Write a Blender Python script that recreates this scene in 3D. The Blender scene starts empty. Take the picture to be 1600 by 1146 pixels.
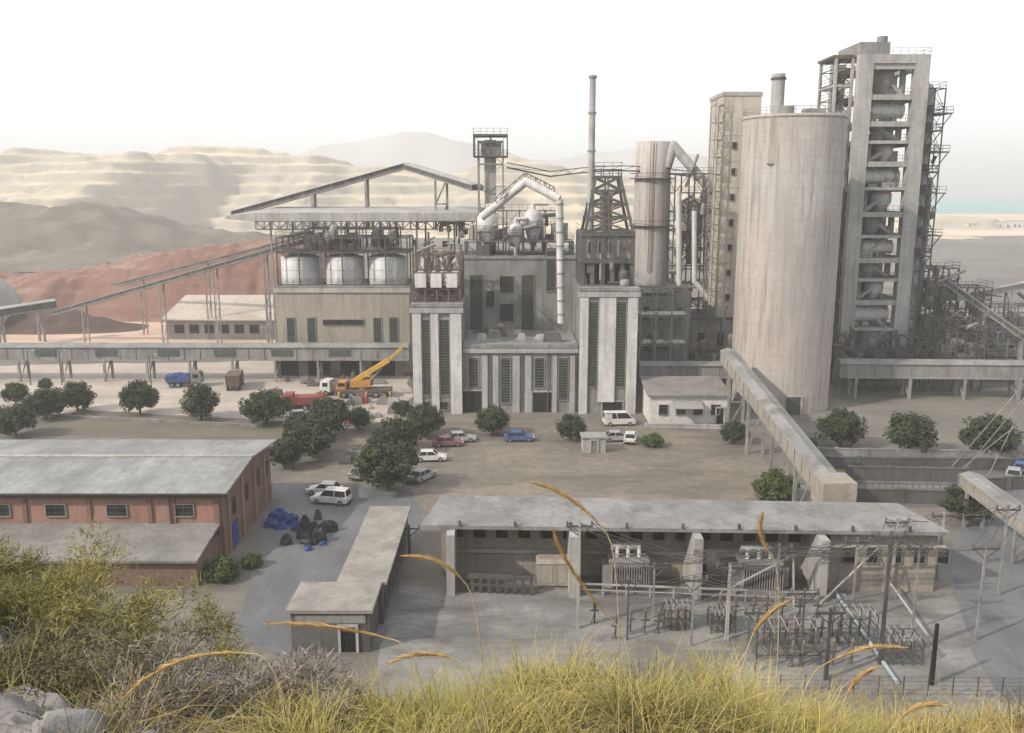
import bpy, math, random
from mathutils import Vector, Matrix, noise
random.seed(7)
D=bpy.data; SC=bpy.context.scene; COL=SC.collection
# ------------------------------------------------------------------ survey of the place
F=1400.0; HC=36.0; TH=math.atan(278/1400); CS,SN=math.cos(TH),math.sin(TH)
def ray(u,v):
    a=(573-v)/F
    return ((u-800)/F, CS+a*SN, -SN+a*CS)
def XZ(u,v,Y):
    d=ray(u,v); t=Y/d[1]; return (d[0]*t, HC+d[2]*t)
def GP(u,v,z=0.0):
    d=ray(u,v); t=(HC-z)/(-d[2]); return (d[0]*t, d[1]*t)
def R(u0,v0,u1,v1,Y):
    vc=(v0+v1)/2
    return XZ(u0,vc,Y)[0],XZ(u1,vc,Y)[0],XZ(u0,v1,Y)[1],XZ(u0,v0,Y)[1]
def P3(u,v,Y):
    x,z=XZ(u,v,Y); return Vector((x,Y,z))
# ------------------------------------------------------------------ mesh builder
class MB:
    def __init__(s): s.v=[];s.f=[];s.m=[];s.s=[];s.cur=0;s.g=[]
    def add(s,vs,fs,sm=False):
        b=len(s.v); s.g.append((b,len(s.f))); s.v+= [tuple(p) for p in vs]
        for f in fs: s.f.append(tuple(b+i for i in f)); s.m.append(s.cur); s.s.append(sm)
        return s
    def pieces(s):
        out=[]; g=s.g+[(len(s.v),len(s.f))]
        for (b,f),(b2,f2) in zip(g[:-1],g[1:]):
            q=MB(); q.v=s.v[b:b2]; q.f=[tuple(i-b for i in F_) for F_ in s.f[f:f2]]; q.m=s.m[f:f2]; q.s=s.s[f:f2]; out.append(q)
        return out
    def box(s,x0,x1,y0,y1,z0,z1):
        return s.add([(x0,y0,z0),(x1,y0,z0),(x1,y1,z0),(x0,y1,z0),(x0,y0,z1),(x1,y0,z1),(x1,y1,z1),(x0,y1,z1)],
          [(0,3,2,1),(4,5,6,7),(0,1,5,4),(1,2,6,5),(2,3,7,6),(3,0,4,7)])
    def beam(s,a,b,w,h=None):
        h=h or w; a=Vector(a);b=Vector(b);d=(b-a)
        if d.length<1e-6: return s
        d.normalize(); up=Vector((0,0,1)) if abs(d.z)<.95 else Vector((0,1,0))
        r=d.cross(up).normalized(); q=r.cross(d).normalized()
        r*=w/2;q*=h/2
        vs=[a-r-q,a+r-q,a+r+q,a-r+q,b-r-q,b+r-q,b+r+q,b-r+q]
        return s.add(vs,[(0,1,2,3),(7,6,5,4),(1,0,4,5),(2,1,5,6),(3,2,6,7),(0,3,7,4)])
    def cyl(s,a,b,r1,r2=None,n=20,caps=True):
        r2=r1 if r2 is None else r2; a=Vector(a);b=Vector(b);d=(b-a).normalized()
        up=Vector((0,0,1)) if abs(d.z)<.95 else Vector((0,1,0))
        r=d.cross(up).normalized(); q=r.cross(d).normalized()
        ra=[];rb=[]
        for i in range(n):
            t=2*math.pi*i/n; o=r*math.cos(t)+q*math.sin(t)
            ra.append(a+o*r1); rb.append(b+o*r2)
        s.add(ra+rb,[(i,i+n,(i+1)%n+n,(i+1)%n) for i in range(n)],True)
        if caps:
            s.add(ra,[tuple(range(n))]); s.add(rb,[tuple(reversed(range(n)))])
        return s
    def lathe(s,cx,cy,prof,n=32):
        vs=[];fs=[]
        for (r,z) in prof:
            for i in range(n):
                t=2*math.pi*i/n; vs.append((cx+r*math.cos(t),cy+r*math.sin(t),z))
        for k in range(len(prof)-1):
            for i in range(n):
                j=(i+1)%n; fs.append((k*n+i,k*n+j,(k+1)*n+j,(k+1)*n+i))
        return s.add(vs,fs,True)
    def tube(s,pts,r,n=10):
        for a,b in zip(pts[:-1],pts[1:]): s.cyl(a,b,r,n=n)
        for p in pts[1:-1]: s.ball(p,r*1.02,8,5)
        return s
    def ball(s,c,r,n=10,m=6,sz=1):
        c=Vector(c);vs=[];fs=[]
        for k in range(m+1):
            a=math.pi*k/m
            for i in range(n):
                t=2*math.pi*i/n; vs.append((c.x+r*math.sin(a)*math.cos(t),c.y+r*math.sin(a)*math.sin(t),c.z-r*sz*math.cos(a)))
        for k in range(m):
            for i in range(n):
                j=(i+1)%n; fs.append((k*n+i,k*n+j,(k+1)*n+j,(k+1)*n+i))
        return s.add(vs,fs,True)
    def ext(s,prof,y0,y1,bev=0.0):
        n=len(prof); cx=sum(p[0] for p in prof)/n; cz=sum(p[1] for p in prof)/n
        def ring(y,k): return [(cx+(p[0]-cx)*k,y,cz+(p[1]-cz)*k) for p in prof]
        if bev>0: rs=[ring(y0,.955),ring(y0+bev,1),ring(y1-bev,1),ring(y1,.955)]
        else: rs=[ring(y0,1),ring(y1,1)]
        vs=[p for r in rs for p in r]; fs=[]
        for k in range(len(rs)-1):
            for i in range(n):
                j=(i+1)%n; fs.append((k*n+i,k*n+j,(k+1)*n+j,(k+1)*n+i))
        fs.append(tuple(reversed(range(n)))); fs.append(tuple(range((len(rs)-1)*n,len(rs)*n)))
        return s.add(vs,fs)
    def frus(s,b,t):
        return s.add([(b[0],b[2],b[4]),(b[1],b[2],b[4]),(b[1],b[3],b[4]),(b[0],b[3],b[4]),(t[0],t[2],t[4]),(t[1],t[2],t[4]),(t[1],t[3],t[4]),(t[0],t[3],t[4])],
          [(0,3,2,1),(4,5,6,7),(0,1,5,4),(1,2,6,5),(2,3,7,6),(3,0,4,7)])
    def slab(s,x0,x1,y0,y1,za,zb,t):
        return s.add([(x0,y0,za),(x1,y0,za),(x1,y1,zb),(x0,y1,zb),(x0,y0,za+t),(x1,y0,za+t),(x1,y1,zb+t),(x0,y1,zb+t)],[(0,3,2,1),(4,5,6,7),(0,1,5,4),(1,2,6,5),(2,3,7,6),(3,0,4,7)])
    def frame(s,x0,x1,y0,y1,zs,nx=1,ny=1,w=.3,brace=True,rail=False,base=None):
        if x1<x0: x0,x1=x1,x0
        xs=[x0+(x1-x0)*i/nx for i in range(nx+1)]; ys=[y0+(y1-y0)*i/ny for i in range(ny+1)]
        zb=base if base is not None else zs[0]
        for x in xs:
            for y in ys: s.beam((x,y,zb),(x,y,zs[-1]),w)
        for z in zs:
            for y in ys: s.beam((x0,y,z),(x1,y,z),w*.8)
            for x in xs: s.beam((x,y0,z),(x,y1,z),w*.78)
            if rail:
                for h in (.55,1.1):
                    s.beam((x0,y0-.15,z+h),(x1,y0-.15,z+h),.06); s.beam((x0-.15,y0,z+h),(x0-.15,y1,z+h),.06); s.beam((x1+.15,y0,z+h),(x1+.15,y1,z+h),.06)
                k=int((x1-x0)/1.5)+1
                for i in range(k+1):
                    x=x0+(x1-x0)*i/k; s.beam((x,y0-.15,z),(x,y0-.15,z+1.1),.06)
        if brace:
            for k in range(len(zs)-1):
                for i in range(nx):
                    a,b=(zs[k],zs[k+1]) if (i+k)%2 else (zs[k+1],zs[k])
                    s.beam((xs[i],y0,a),(xs[i+1],y0,b),w*.45)
                for j in range(ny):
                    s.beam((x0,ys[j],zs[k]),(x0,ys[j+1],zs[k+1]),w*.4); s.beam((x1,ys[j],zs[k]),(x1,ys[j+1],zs[k+1]),w*.4)
        return s
    def truss(s,a,b,h,w,n,t=.12,roof=False):
        a=Vector(a);b=Vector(b);d=(b-a); r=Vector((-d.y,d.x,0)); r=(r.normalized() if r.length>0 else Vector((0,1,0)))*w/2
        up=Vector((0,0,h))
        for sd in (-1,1):
            s.beam(a+r*sd,b+r*sd,t*1.3); s.beam(a+r*sd+up,b+r*sd+up,t*1.3)
            for i in range(n):
                p=a+d*(i/n)+r*sd;q=a+d*((i+1)/n)+r*sd
                s.beam(p,p+up,t); s.beam(p if i%2 else p+up,(q+up) if i%2 else q,t*.8)
            s.beam(b+r*sd,b+r*sd+up,t)
        return s
ORG={}
def mkmesh(name,mb,mats,c):
    me=D.meshes.new(name)
    me.from_pydata([(p[0]-c[0],p[1]-c[1],p[2]-c[2]) for p in mb.v],[],mb.f)
    for m in mats: me.materials.append(m)
    me.polygons.foreach_set("material_index",mb.m); me.polygons.foreach_set("use_smooth",mb.s); me.update()
    return me
def thing(name,loc,label,cat,group=None,rot=0.0,local=False):
    e=D.objects.new(name,None); e.empty_display_size=.5; COL.objects.link(e)
    e.location=loc; e.rotation_euler[2]=rot; e["label"]=label; e["category"]=cat
    if group: e["group"]=group
    ORG[e.name]=Vector((0,0,0)) if local else Vector(loc)
    return e
def part(par,name,mb,mats,label=None,kind=None,split=False):
    if split:
        for q in mb.pieces(): part(par,name,q,mats,label,kind)
        return
    if not isinstance(mats,(list,tuple)): mats=[mats]
    lo=[min(p[i] for p in mb.v) for i in range(3)]; hi=[max(p[i] for p in mb.v) for i in range(3)]
    c=Vector([(a+b)/2 for a,b in zip(lo,hi)])
    o=D.objects.new(name,mkmesh(name,mb,mats,c)); COL.objects.link(o); o.parent=par; o.location=c-ORG[par.name]; ORG[o.name]=c
    if label:o["label"]=label
    if kind:o["kind"]=kind
    return o
def solo(name,mb,mats,label=None,cat=None,group=None,kind=None):
    if not isinstance(mats,(list,tuple)): mats=[mats]
    lo=[min(p[i] for p in mb.v) for i in range(3)]; hi=[max(p[i] for p in mb.v) for i in range(3)]
    c=Vector(((lo[0]+hi[0])/2,(lo[1]+hi[1])/2,lo[2]))
    o=D.objects.new(name,mkmesh(name,mb,mats,c)); COL.objects.link(o); o.location=c
    if label:o["label"]=label
    if cat:o["category"]=cat
    if group:o["group"]=group
    if kind:o["kind"]=kind
    return o
def clone(src,loc,rot=0,scale=None,label=None):
    n=src.copy(); COL.objects.link(n); n.location=loc; n.rotation_euler[2]=rot
    if scale: n.scale=scale
    if label:n["label"]=label
    def rec(kids,b):
        for ch in kids:
            sub=list(ch.children); k=ch.copy(); COL.objects.link(k); k.parent=b; rec(sub,k)
    rec(list(src.children),n); return n
# ------------------------------------------------------------------ materials
GAIN=(.80,.81,.825)
def mat(name,col,dark=.72,sc=.35,streak=0.0,rough=.85,bump=.3,fine=6.0,metal=0.0,tint=None,coord='world',spec=.3,lines=None,grain=.25,blot=None,steep=None,gain=True):
    gs=(lambda c:tuple(a*b for a,b in zip(c,GAIN))) if gain and coord=='world' else (lambda c:c)
    col=gs(col); tint=gs(tint) if tint else None; steep=gs(steep) if steep else None
    m=D.materials.new(name); m.use_nodes=True; nt=m.node_tree; N=nt.nodes; L=nt.links
    b=N["Principled BSDF"]; b.inputs["Roughness"].default_value=rough; b.inputs["Metallic"].default_value=metal
    b.inputs["Specular IOR Level"].default_value=spec
    geo=N.new("ShaderNodeNewGeometry")
    if coord=='world': pos=geo.outputs["Position"]
    else: g=N.new("ShaderNodeTexCoord"); pos=g.outputs["Object"]
    def nz(scale,det=4,vec=None,ro=.6):
        n=N.new("ShaderNodeTexNoise"); n.inputs["Scale"].default_value=scale; n.inputs["Detail"].default_value=det; n.inputs["Roughness"].default_value=ro
        L.new(vec or pos,n.inputs["Vector"]); return n.outputs["Fac"]
    def ramp(f,a,bb):
        r=N.new("ShaderNodeMapRange"); r.inputs["From Min"].default_value=a; r.inputs["From Max"].default_value=bb; L.new(f,r.inputs["Value"]); return r.outputs["Result"]
    def mix(f,A,B,mode='MIX'):
        x=N.new("ShaderNodeMix"); x.data_type='RGBA'; x.blend_type=mode
        if isinstance(f,float): x.inputs["Factor"].default_value=f
        else: L.new(f,x.inputs["Factor"])
        for s,c in ((6,A),(7,B)):
            if isinstance(c,tuple): x.inputs[s].default_value=(*c,1)
            else: L.new(c,x.inputs[s])
        return x.outputs[2]
    def mul(f,k):
        mu=N.new("ShaderNodeMath"); mu.operation='MULTIPLY'; mu.inputs[1].default_value=k; L.new(f,mu.inputs[0]); return mu.outputs[0]
    c2=tint or tuple(k*dark for k in col)
    c=mix(ramp(nz(sc),.35,.65),c2,tuple(col))
    c=mix(ramp(nz(fine,5),.3,.7),mix(1.0,c,(1-grain,)*3,'MULTIPLY'),c)
    if streak>0:
        mp=N.new("ShaderNodeMapping"); mp.inputs["Scale"].default_value=(1,1,.06); L.new(pos,mp.inputs["Vector"])
        c=mix(mul(ramp(nz(1.6,5,mp.outputs["Vector"],.7),.48,.7),min(1,streak*1.15)),c,tuple(k*.42 for k in col))
    if blot:
        bs,bstr,bcol,stretch=blot; bcol=gs(bcol)
        mp=N.new("ShaderNodeMapping"); mp.inputs["Scale"].default_value=stretch; mp.inputs["Location"].default_value=(13,7,3); L.new(pos,mp.inputs["Vector"])
        c=mix(mul(ramp(nz(bs,7,mp.outputs["Vector"],.68),.47,.63),bstr),c,bcol)
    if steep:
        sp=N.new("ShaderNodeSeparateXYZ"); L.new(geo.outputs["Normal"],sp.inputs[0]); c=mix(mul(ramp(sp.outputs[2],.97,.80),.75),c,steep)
    hgt=nz(fine,6)
    if lines:
        ax,per,wd,dk=lines
        sp=N.new("ShaderNodeSeparateXYZ"); L.new(pos,sp.inputs[0])
        if ax=='XY':
            ad=N.new("ShaderNodeMath"); ad.operation='ADD'; L.new(sp.outputs[0],ad.inputs[0]); L.new(sp.outputs[1],ad.inputs[1]); src=ad.outputs[0]
        else: src=sp.outputs[ax]
        d=N.new("ShaderNodeMath"); d.operation='DIVIDE'; d.inputs[1].default_value=per; L.new(src,d.inputs[0])
        fr=N.new("ShaderNodeMath"); fr.operation='FRACT'; L.new(d.outputs[0],fr.inputs[0])
        lt=N.new("ShaderNodeMath"); lt.operation='LESS_THAN'; lt.inputs[1].default_value=wd; L.new(fr.outputs[0],lt.inputs[0])
        c=mix(mul(lt.outputs[0],dk),c,tuple(k*.35 for k in col))
    L.new(c,b.inputs["Base Color"])
    if bump>0:
        bp=N.new("ShaderNodeBump"); bp.inputs["Strength"].default_value=bump; bp.inputs["Distance"].default_value=.08
        L.new(hgt,bp.inputs["Height"]); L.new(bp.outputs[0],b.inputs["Normal"])
    return m
def leafmat(name,c1,c2,sc=2.0,coord='world'):
    return mat(name,c1,tint=c2,sc=sc,fine=sc*6,bump=0,rough=.7,spec=.2,coord=coord,grain=.45,gain=False)
M={}
GB=(.11,.8,(.12,.105,.09),(.45,1.3,1)); CB=(.35,.65,(.14,.13,.12),(1,1,.5))
M['ground']=mat("ground_dust",(.235,.215,.19),dark=.7,sc=.05,fine=1.2,bump=.25,blot=GB)
M['yard']=mat("yard_dust",(.29,.245,.20),tint=(.185,.165,.14),sc=.09,fine=.9,bump=.2,grain=.35,blot=(.16,.85,(.12,.105,.088),(.35,1.5,1)))
M['pink']=mat("pale_dust",(.56,.48,.42),tint=(.44,.375,.325),sc=.05,fine=.8,bump=.2,grain=.2,blot=(.12,.5,(.28,.25,.22),(.4,1.3,1)))
M['salmon']=mat("salmon_dust",(.76,.54,.41),tint=(.60,.42,.33),sc=.04,fine=.5,bump=.2,grain=.2,blot=(.06,.4,(.42,.31,.25),(.4,1.3,1)))
M['asph']=mat("worn_asphalt",(.20,.202,.21),tint=(.15,.152,.16),sc=.12,fine=2.5,bump=.2,blot=(.25,.6,(.10,.10,.105),(1.2,.4,1)))
M['conc_g']=mat("switchyard_concrete",(.31,.30,.285),tint=(.17,.162,.155),sc=.15,fine=2,bump=.2,blot=(.2,.85,(.105,.097,.09),(.5,1.4,1)))
M['olive']=mat("dry_verge",(.19,.175,.13),tint=(.14,.13,.095),sc=.15,fine=2,bump=.3,blot=GB)
M['conc']=mat("concrete",(.35,.34,.33),dark=.70,sc=.12,streak=.7,fine=2,blot=CB)
M['conc_l']=mat("pale_concrete",(.52,.505,.485),dark=.74,sc=.15,streak=.7,fine=2,blot=(.35,.45,(.24,.225,.21),(1,1,.5)))
M['conc_d']=mat("dark_concrete",(.15,.142,.135),dark=.6,sc=.2,streak=.6,fine=2)
M['beige']=mat("beige_render",(.43,.385,.33),dark=.8,sc=.1,streak=.55,fine=2,blot=(.3,.45,(.22,.20,.17),(1,1,.4)))
M['beige_l']=mat("pale_beige_render",(.60,.54,.46),dark=.85,sc=.1,streak=.5,fine=2)
M['white']=mat("dusty_white_paint",(.78,.75,.72),dark=.8,sc=.3,streak=.4,fine=2)
M['silo']=mat("silo_concrete",(.50,.475,.455),tint=(.47,.395,.355),sc=.06,streak=.8,fine=1.6,lines=(2,2.4,.035,.3),grain=.18,blot=(.16,.65,(.31,.295,.28),(1,1,.25)))  # pink tint patches put faint pink light into the silo colour
M['tank']=mat("tank_metal",(.66,.66,.66),dark=.78,sc=.3,streak=.5,rough=.6,metal=.1,fine=2)
M['steel']=mat("dusty_steel",(.13,.122,.116),dark=.55,sc=.4,fine=3,rough=.7,bump=.1)
M['steel_l']=mat("pale_steel",(.36,.345,.33),dark=.6,sc=.4,fine=3,rough=.65,bump=.1)
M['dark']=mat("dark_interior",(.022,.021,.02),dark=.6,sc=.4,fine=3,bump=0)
M['louvre']=mat("green_louvre",(.10,.118,.11),dark=.65,sc=.5,fine=3,bump=.1)
M['glass']=mat("dark_glass",(.025,.028,.03),dark=.7,sc=.5,fine=3,bump=0,rough=.4,spec=.25)
M['roofw']=mat("pale_roof_sheet",(.42,.405,.39),dark=.75,sc=.12,fine=1.5,lines=('XY',1.1,.09,.35),blot=(.3,.7,(.20,.185,.17),(1.2,.6,1)))
M['roofs']=mat("weathered_roof_sheet",(.33,.325,.32),tint=(.24,.235,.23),sc=.18,fine=1.5,lines=('XY',1.1,.09,.35),blot=(.35,.85,(.15,.142,.135),(1.0,.8,1)))
M['roofg']=mat("grey_roof_sheet",(.27,.272,.275),tint=(.39,.39,.385),sc=.12,fine=1.2,lines=(0,1.05,.08,.3),grain=.3,blot=(.25,.65,(.17,.165,.16),(1.2,.5,1)))
M['roofb']=mat("felt_roof",(.29,.275,.26),dark=.75,sc=.25,fine=2,blot=CB)
M['brick']=mat("red_brick",(.44,.235,.18),tint=(.36,.195,.155),sc=.25,streak=.45,fine=4,lines=(2,.25,.16,.3),grain=.3,blot=(.4,.45,(.34,.25,.21),(1,1,.6)))
M['brick_s']=mat("brown_and_shade_brick",(.26,.16,.125),tint=(.20,.13,.105),sc=.25,streak=.3,fine=4,lines=(2,.25,.16,.3),grain=.3)  # browner brick; on the gable it carries the shaded side in its colour
M['rust']=mat("rusty_steel",(.19,.145,.12),dark=.6,sc=.4,fine=3)
M['wood']=mat("bark",(.10,.08,.06),sc=2,fine=12,coord='obj')
M['tyre']=mat("tyre_rubber",(.03,.03,.03),bump=0,coord='obj')
M['rim']=mat("wheel_rim",(.3,.3,.3),bump=0,rough=.5,metal=.3,coord='obj')
def paint(n,c): return mat(n,c,dark=.75,sc=.8,fine=4,rough=.55,spec=.35,bump=0,coord='obj',grain=.2)
M['p_white']=paint("white_paint",(.60,.59,.57)); M['p_silver']=paint("silver_paint",(.34,.35,.36)); M['p_red']=paint("red_paint",(.27,.07,.065))
M['p_pink']=paint("maroon_paint",(.24,.11,.13)); M['p_blue']=paint("blue_paint",(.07,.12,.27)); M['p_dark']=paint("dark_paint",(.045,.045,.05))
M['p_orange']=paint("orange_paint",(.48,.25,.07)); M['p_yellow']=paint("yellow_paint",(.60,.37,.07)); M['p_grey']=paint("grey_paint",(.22,.21,.20))
M['lamp']=paint("lamp_lens",(.7,.66,.55)); M['lamp_r']=paint("red_lens",(.4,.02,.02))
M['tarp']=mat("blue_tarpaulin",(.05,.10,.34),dark=.45,sc=1.2,fine=5,rough=.6)
M['leafA']=leafmat("ficus_leaf",(.062,.078,.034),(.022,.036,.017),.9)
M['leafB']=leafmat("bush_leaf",(.10,.14,.042),(.045,.07,.024),.9)
M['grass']=leafmat("yellow_green_grass",(.44,.36,.10),(.21,.20,.055),1.1)
M['shrub']=leafmat("olive_shrub",(.37,.325,.11),(.15,.155,.05),.8)
M['shrubd']=leafmat("dark_shrub",(.20,.185,.09),(.08,.085,.04),1.0)
M['dry']=leafmat("grey_dry_twigs",(.36,.32,.28),(.20,.18,.16),1.6)
M['plume']=leafmat("reed_plume",(.66,.45,.20),(.5,.33,.13),4)
M['straw']=leafmat("straw_grass",(.55,.42,.17),(.34,.26,.10),1.4)
M['stem']=leafmat("reed_stem",(.55,.46,.28),(.4,.34,.2),4)
M['slope']=mat("slope_soil",(.20,.175,.135),tint=(.11,.10,.075),sc=.6,fine=4,bump=.6)
M['rock']=mat("grey_rock",(.33,.31,.30),tint=(.19,.18,.175),sc=1.2,fine=6,bump=.8)
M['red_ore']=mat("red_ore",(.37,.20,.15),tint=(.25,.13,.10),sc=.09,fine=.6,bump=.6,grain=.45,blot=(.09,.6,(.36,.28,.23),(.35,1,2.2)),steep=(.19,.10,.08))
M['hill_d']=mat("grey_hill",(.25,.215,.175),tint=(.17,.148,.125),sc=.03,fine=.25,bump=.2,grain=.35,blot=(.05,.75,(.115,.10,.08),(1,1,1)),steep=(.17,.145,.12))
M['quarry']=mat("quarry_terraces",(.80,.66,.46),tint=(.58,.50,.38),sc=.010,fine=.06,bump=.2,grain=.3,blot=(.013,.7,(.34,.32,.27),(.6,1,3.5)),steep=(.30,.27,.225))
M['far']=mat("far_mountain",(.5,.475,.45),tint=(.43,.41,.39),sc=.004,fine=.02,bump=0,grain=.1)
M['sand']=mat("beach_sand",(.8,.66,.50),tint=(.62,.51,.41),sc=.01,fine=.1,bump=0)
M['flat']=mat("grey_flats",(.25,.23,.205),tint=(.17,.155,.14),sc=.01,fine=.1,bump=0,blot=(.02,.6,(.12,.11,.09),(.4,1.2,1)))
M['sea']=mat("pale_sea",(.09,.40,.43),tint=(.12,.45,.48),sc=.002,fine=.05,bump=.05,rough=.4)
M['pipe_b']=mat("pale_blue_pipe",(.42,.50,.52),dark=.8,sc=.5,fine=3)
M['duct']=mat("white_duct",(.76,.75,.73),dark=.8,sc=.3,streak=.35,fine=2)
M['pilaster']=mat("white_pilaster",(.74,.72,.70),dark=.76,sc=.2,streak=.55,fine=2)
M['fac']=mat("factory_render",(.34,.33,.32),tint=(.24,.23,.22),sc=.12,streak=.75,fine=1.6,blot=CB)
# ------------------------------------------------------------------ world, sun, camera
w=D.worlds.new("World"); SC.world=w; w.use_nodes=True; nt=w.node_tree; N=nt.nodes; L=nt.links
bg=N["Background"]; sky=N.new("ShaderNodeTexSky"); sky.sky_type='NISHITA'; sky.sun_disc=False
SE,SR=math.radians(35),math.radians(-120)
sky.sun_elevation=SE; sky.sun_rotation=SR; sky.air_density=1.2; sky.dust_density=5; sky.ozone_density=1.5
hs=N.new("ShaderNodeHueSaturation"); hs.inputs["Saturation"].default_value=.45; L.new(sky.outputs[0],hs.inputs["Color"])
tc=N.new("ShaderNodeTexCoord"); mp=N.new("ShaderNodeMapping"); mp.inputs["Scale"].default_value=(1,1,3); L.new(tc.outputs["Generated"],mp.inputs[0])
nz=N.new("ShaderNodeTexNoise"); nz.inputs["Scale"].default_value=1.6; nz.inputs["Detail"].default_value=5; L.new(mp.outputs[0],nz.inputs["Vector"])
cr=N.new("ShaderNodeValToRGB"); cr.color_ramp.elements[0].position=.35; cr.color_ramp.elements[0].color=(.88,.92,.95,1); cr.color_ramp.elements[1].position=.62; cr.color_ramp.elements[1].color=(1,1,.995,1)
L.new(nz.outputs["Fac"],cr.inputs[0])
vm=N.new("ShaderNodeVectorMath"); vm.operation='SCALE'; vm.inputs["Scale"].default_value=10.3; L.new(cr.outputs[0],vm.inputs[0])
mx=N.new("ShaderNodeMix"); mx.data_type='RGBA'; mx.inputs["Factor"].default_value=.8; L.new(hs.outputs[0],mx.inputs[6]); L.new(vm.outputs[0],mx.inputs[7])
L.new(mx.outputs[2],bg.inputs["Color"]); bg.inputs["Strength"].default_value=.15
sl=D.lights.new("sun","SUN"); sl.energy=5.0; sl.angle=math.radians(1.5); sl.color=(1,.90,.76)
so=D.objects.new("sun",sl); COL.objects.link(so)
az=SR
sd=Vector((math.sin(az)*math.cos(SE),math.cos(az)*math.cos(SE),math.sin(SE)))
so.rotation_euler=sd.to_track_quat('Z','Y').to_euler(); so.location=(-60,-20,90)
cam=D.cameras.new("camera"); co=D.objects.new("camera",cam); COL.objects.link(co); SC.camera=co
co.location=(0,0,HC); co.rotation_euler=(math.pi/2-TH,0,0); cam.sensor_width=36; cam.lens=36*F/1600; cam.clip_end=60000; cam.clip_start=.2
SC.view_settings.view_transform='Standard'; SC.view_settings.look='None'; SC.view_settings.exposure=0
hz=D.materials.new("dusty_air"); hz.use_nodes=True; nt=hz.node_tree; nt.nodes.remove(nt.nodes["Principled BSDF"])
vs_=nt.nodes.new("ShaderNodeVolumeScatter"); vs_.inputs["Color"].default_value=(1,.985,.96,1); vs_.inputs["Density"].default_value=.0005; vs_.inputs["Anisotropy"].default_value=.1
nt.links.new(vs_.outputs[0],nt.nodes["Material Output"].inputs["Volume"])
solo("sky_haze",MB().box(-7000,7000,-600,12000,-4,175),hz,kind="structure")
# ------------------------------------------------------------------ terrain
def fr(x,y,z=0,o=4): return noise.fractal(Vector((x,y,z)),1.0,2.0,o)
def sm(t): t=max(0,min(1,t)); return t*t*(3-2*t)
def hf(name,x0,x1,y0,y1,nx,ny,fn,m,smooth=True):
    mb=MB(); vs=[]
    for j in range(ny+1):
        for i in range(nx+1):
            x=x0+(x1-x0)*i/nx; y=y0+(y1-y0)*j/ny; vs.append((x,y,fn(x,y)))
    fs=[(j*(nx+1)+i,j*(nx+1)+i+1,(j+1)*(nx+1)+i+1,(j+1)*(nx+1)+i) for j in range(ny) for i in range(nx)]
    mb.add(vs,fs,smooth); return solo(name,mb,m,kind="structure")
mb=MB(); mb.add([(-9000,-3000,0),(9000,-3000,0),(9000,40000,0),(-9000,40000,0)],[(0,1,2,3)]); solo("ground",mb,M['ground'],kind="structure")
mb=MB(); mb.add([(-9000,1450,.6),(9000,1250,.6),(9000,40000,.6),(-9000,40000,.6)],[(0,1,2,3)]); solo("sea_water",mb,M['sea'],kind="structure")
def patch(name,pts,z,m,jit=.6,step=4,kind="structure"):
    out=[]
    for (a,b) in zip(pts,pts[1:]+pts[:1]):
        n=max(1,int(math.dist(a,b)/step))
        for i in range(n):
            out.append((a[0]+(b[0]-a[0])*i/n+random.uniform(-jit,jit),a[1]+(b[1]-a[1])*i/n+random.uniform(-jit,jit),z))
    mb=MB(); mb.add(out,[tuple(range(len(out)))]); return solo(name,mb,m,kind=kind)
patch("beach",[(250,700),(1400,720),(1400,1340),(250,1380)],.2,M['sand'],10,60)
patch("flats_ground",[(90,330),(700,330),(900,700),(200,700)],.1,M['flat'],5,30)
g=lambda *l:[GP(u,v) for u,v in l]
patch("quarry_floor_ground",g((-300,470),(-200,540),(640,560),(640,470)),.03,M['salmon'],1,8)
patch("works_yard_ground",g((-200,575),(-200,672),(120,650),(640,668),(640,560)),.02,M['pink'],.8,5)
patch("verge_ground",g((120,640),(60,680),(430,690),(460,660)),.03,M['olive'],.5,3)
patch("parking_ground",g((560,655),(430,760),(640,800),(1230,790),(1180,690),(1000,665)),.012,M['yard'],.5,3)
patch("service_road",g((430,752),(370,1000),(470,1040),(600,1000),(640,860),(660,800),(640,765)),.02,M['asph'],.3,2)
patch("switchyard_floor_pavement",[(-10.5,56),(-10.5,77),(45,75),(60,56)],.016,M['conc_g'],.3,2)
patch("side_road",g((1480,840),(1500,960),(1560,1100),(1800,1100),(1800,800),(1560,790)),.024,M['asph'],.4,2)
patch("terrace_ground",g((1320,735),(1330,790),(1520,795),(1700,760),(1700,738),(1500,728)),.028,M['asph'],.4,2)
CR=[(-1100,70),(-700,75),(-560,75),(-530,80),(-490,75),(-420,70),(-390,76),(-350,81),(-280,78),(-210,70),(-165,60),(-70,52),(-20,64),(10,67),(45,62),(80,53),(140,50),(220,44),(300,30),(400,8),(500,-2),(900,-3)]
def crest(x):
    for (a,b),(c,d) in zip(CR[:-1],CR[1:]):
        if a<=x<=c: return b+(d-b)*sm((x-a)/(c-a))
    return CR[0][1] if x<CR[0][0] else CR[-1][1]
def quarry(x,y):
    ys=600+210*fr(x/150,3.1); s=sm((y-ys)/(1000-ys)) if y<1000 else 1-.15*sm((y-1000)/500)
    h=(crest(x)+1)*s+17*fr(x/80,y/80,2)*s*(1-sm((y-880)/120))
    q=10.0; h+=2.5*fr(x/60,y/60,4); k=math.floor(h/q); f=(h/q-k); h2=(k+sm((f-.68)/.28))*q
    return -1.5+h*.35+h2*.65+2.4*abs(fr(x/22,y/22,5))*s
hf("quarry_hill",-1100,520,520,1400,330,220,quarry,M['quarry'])
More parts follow.
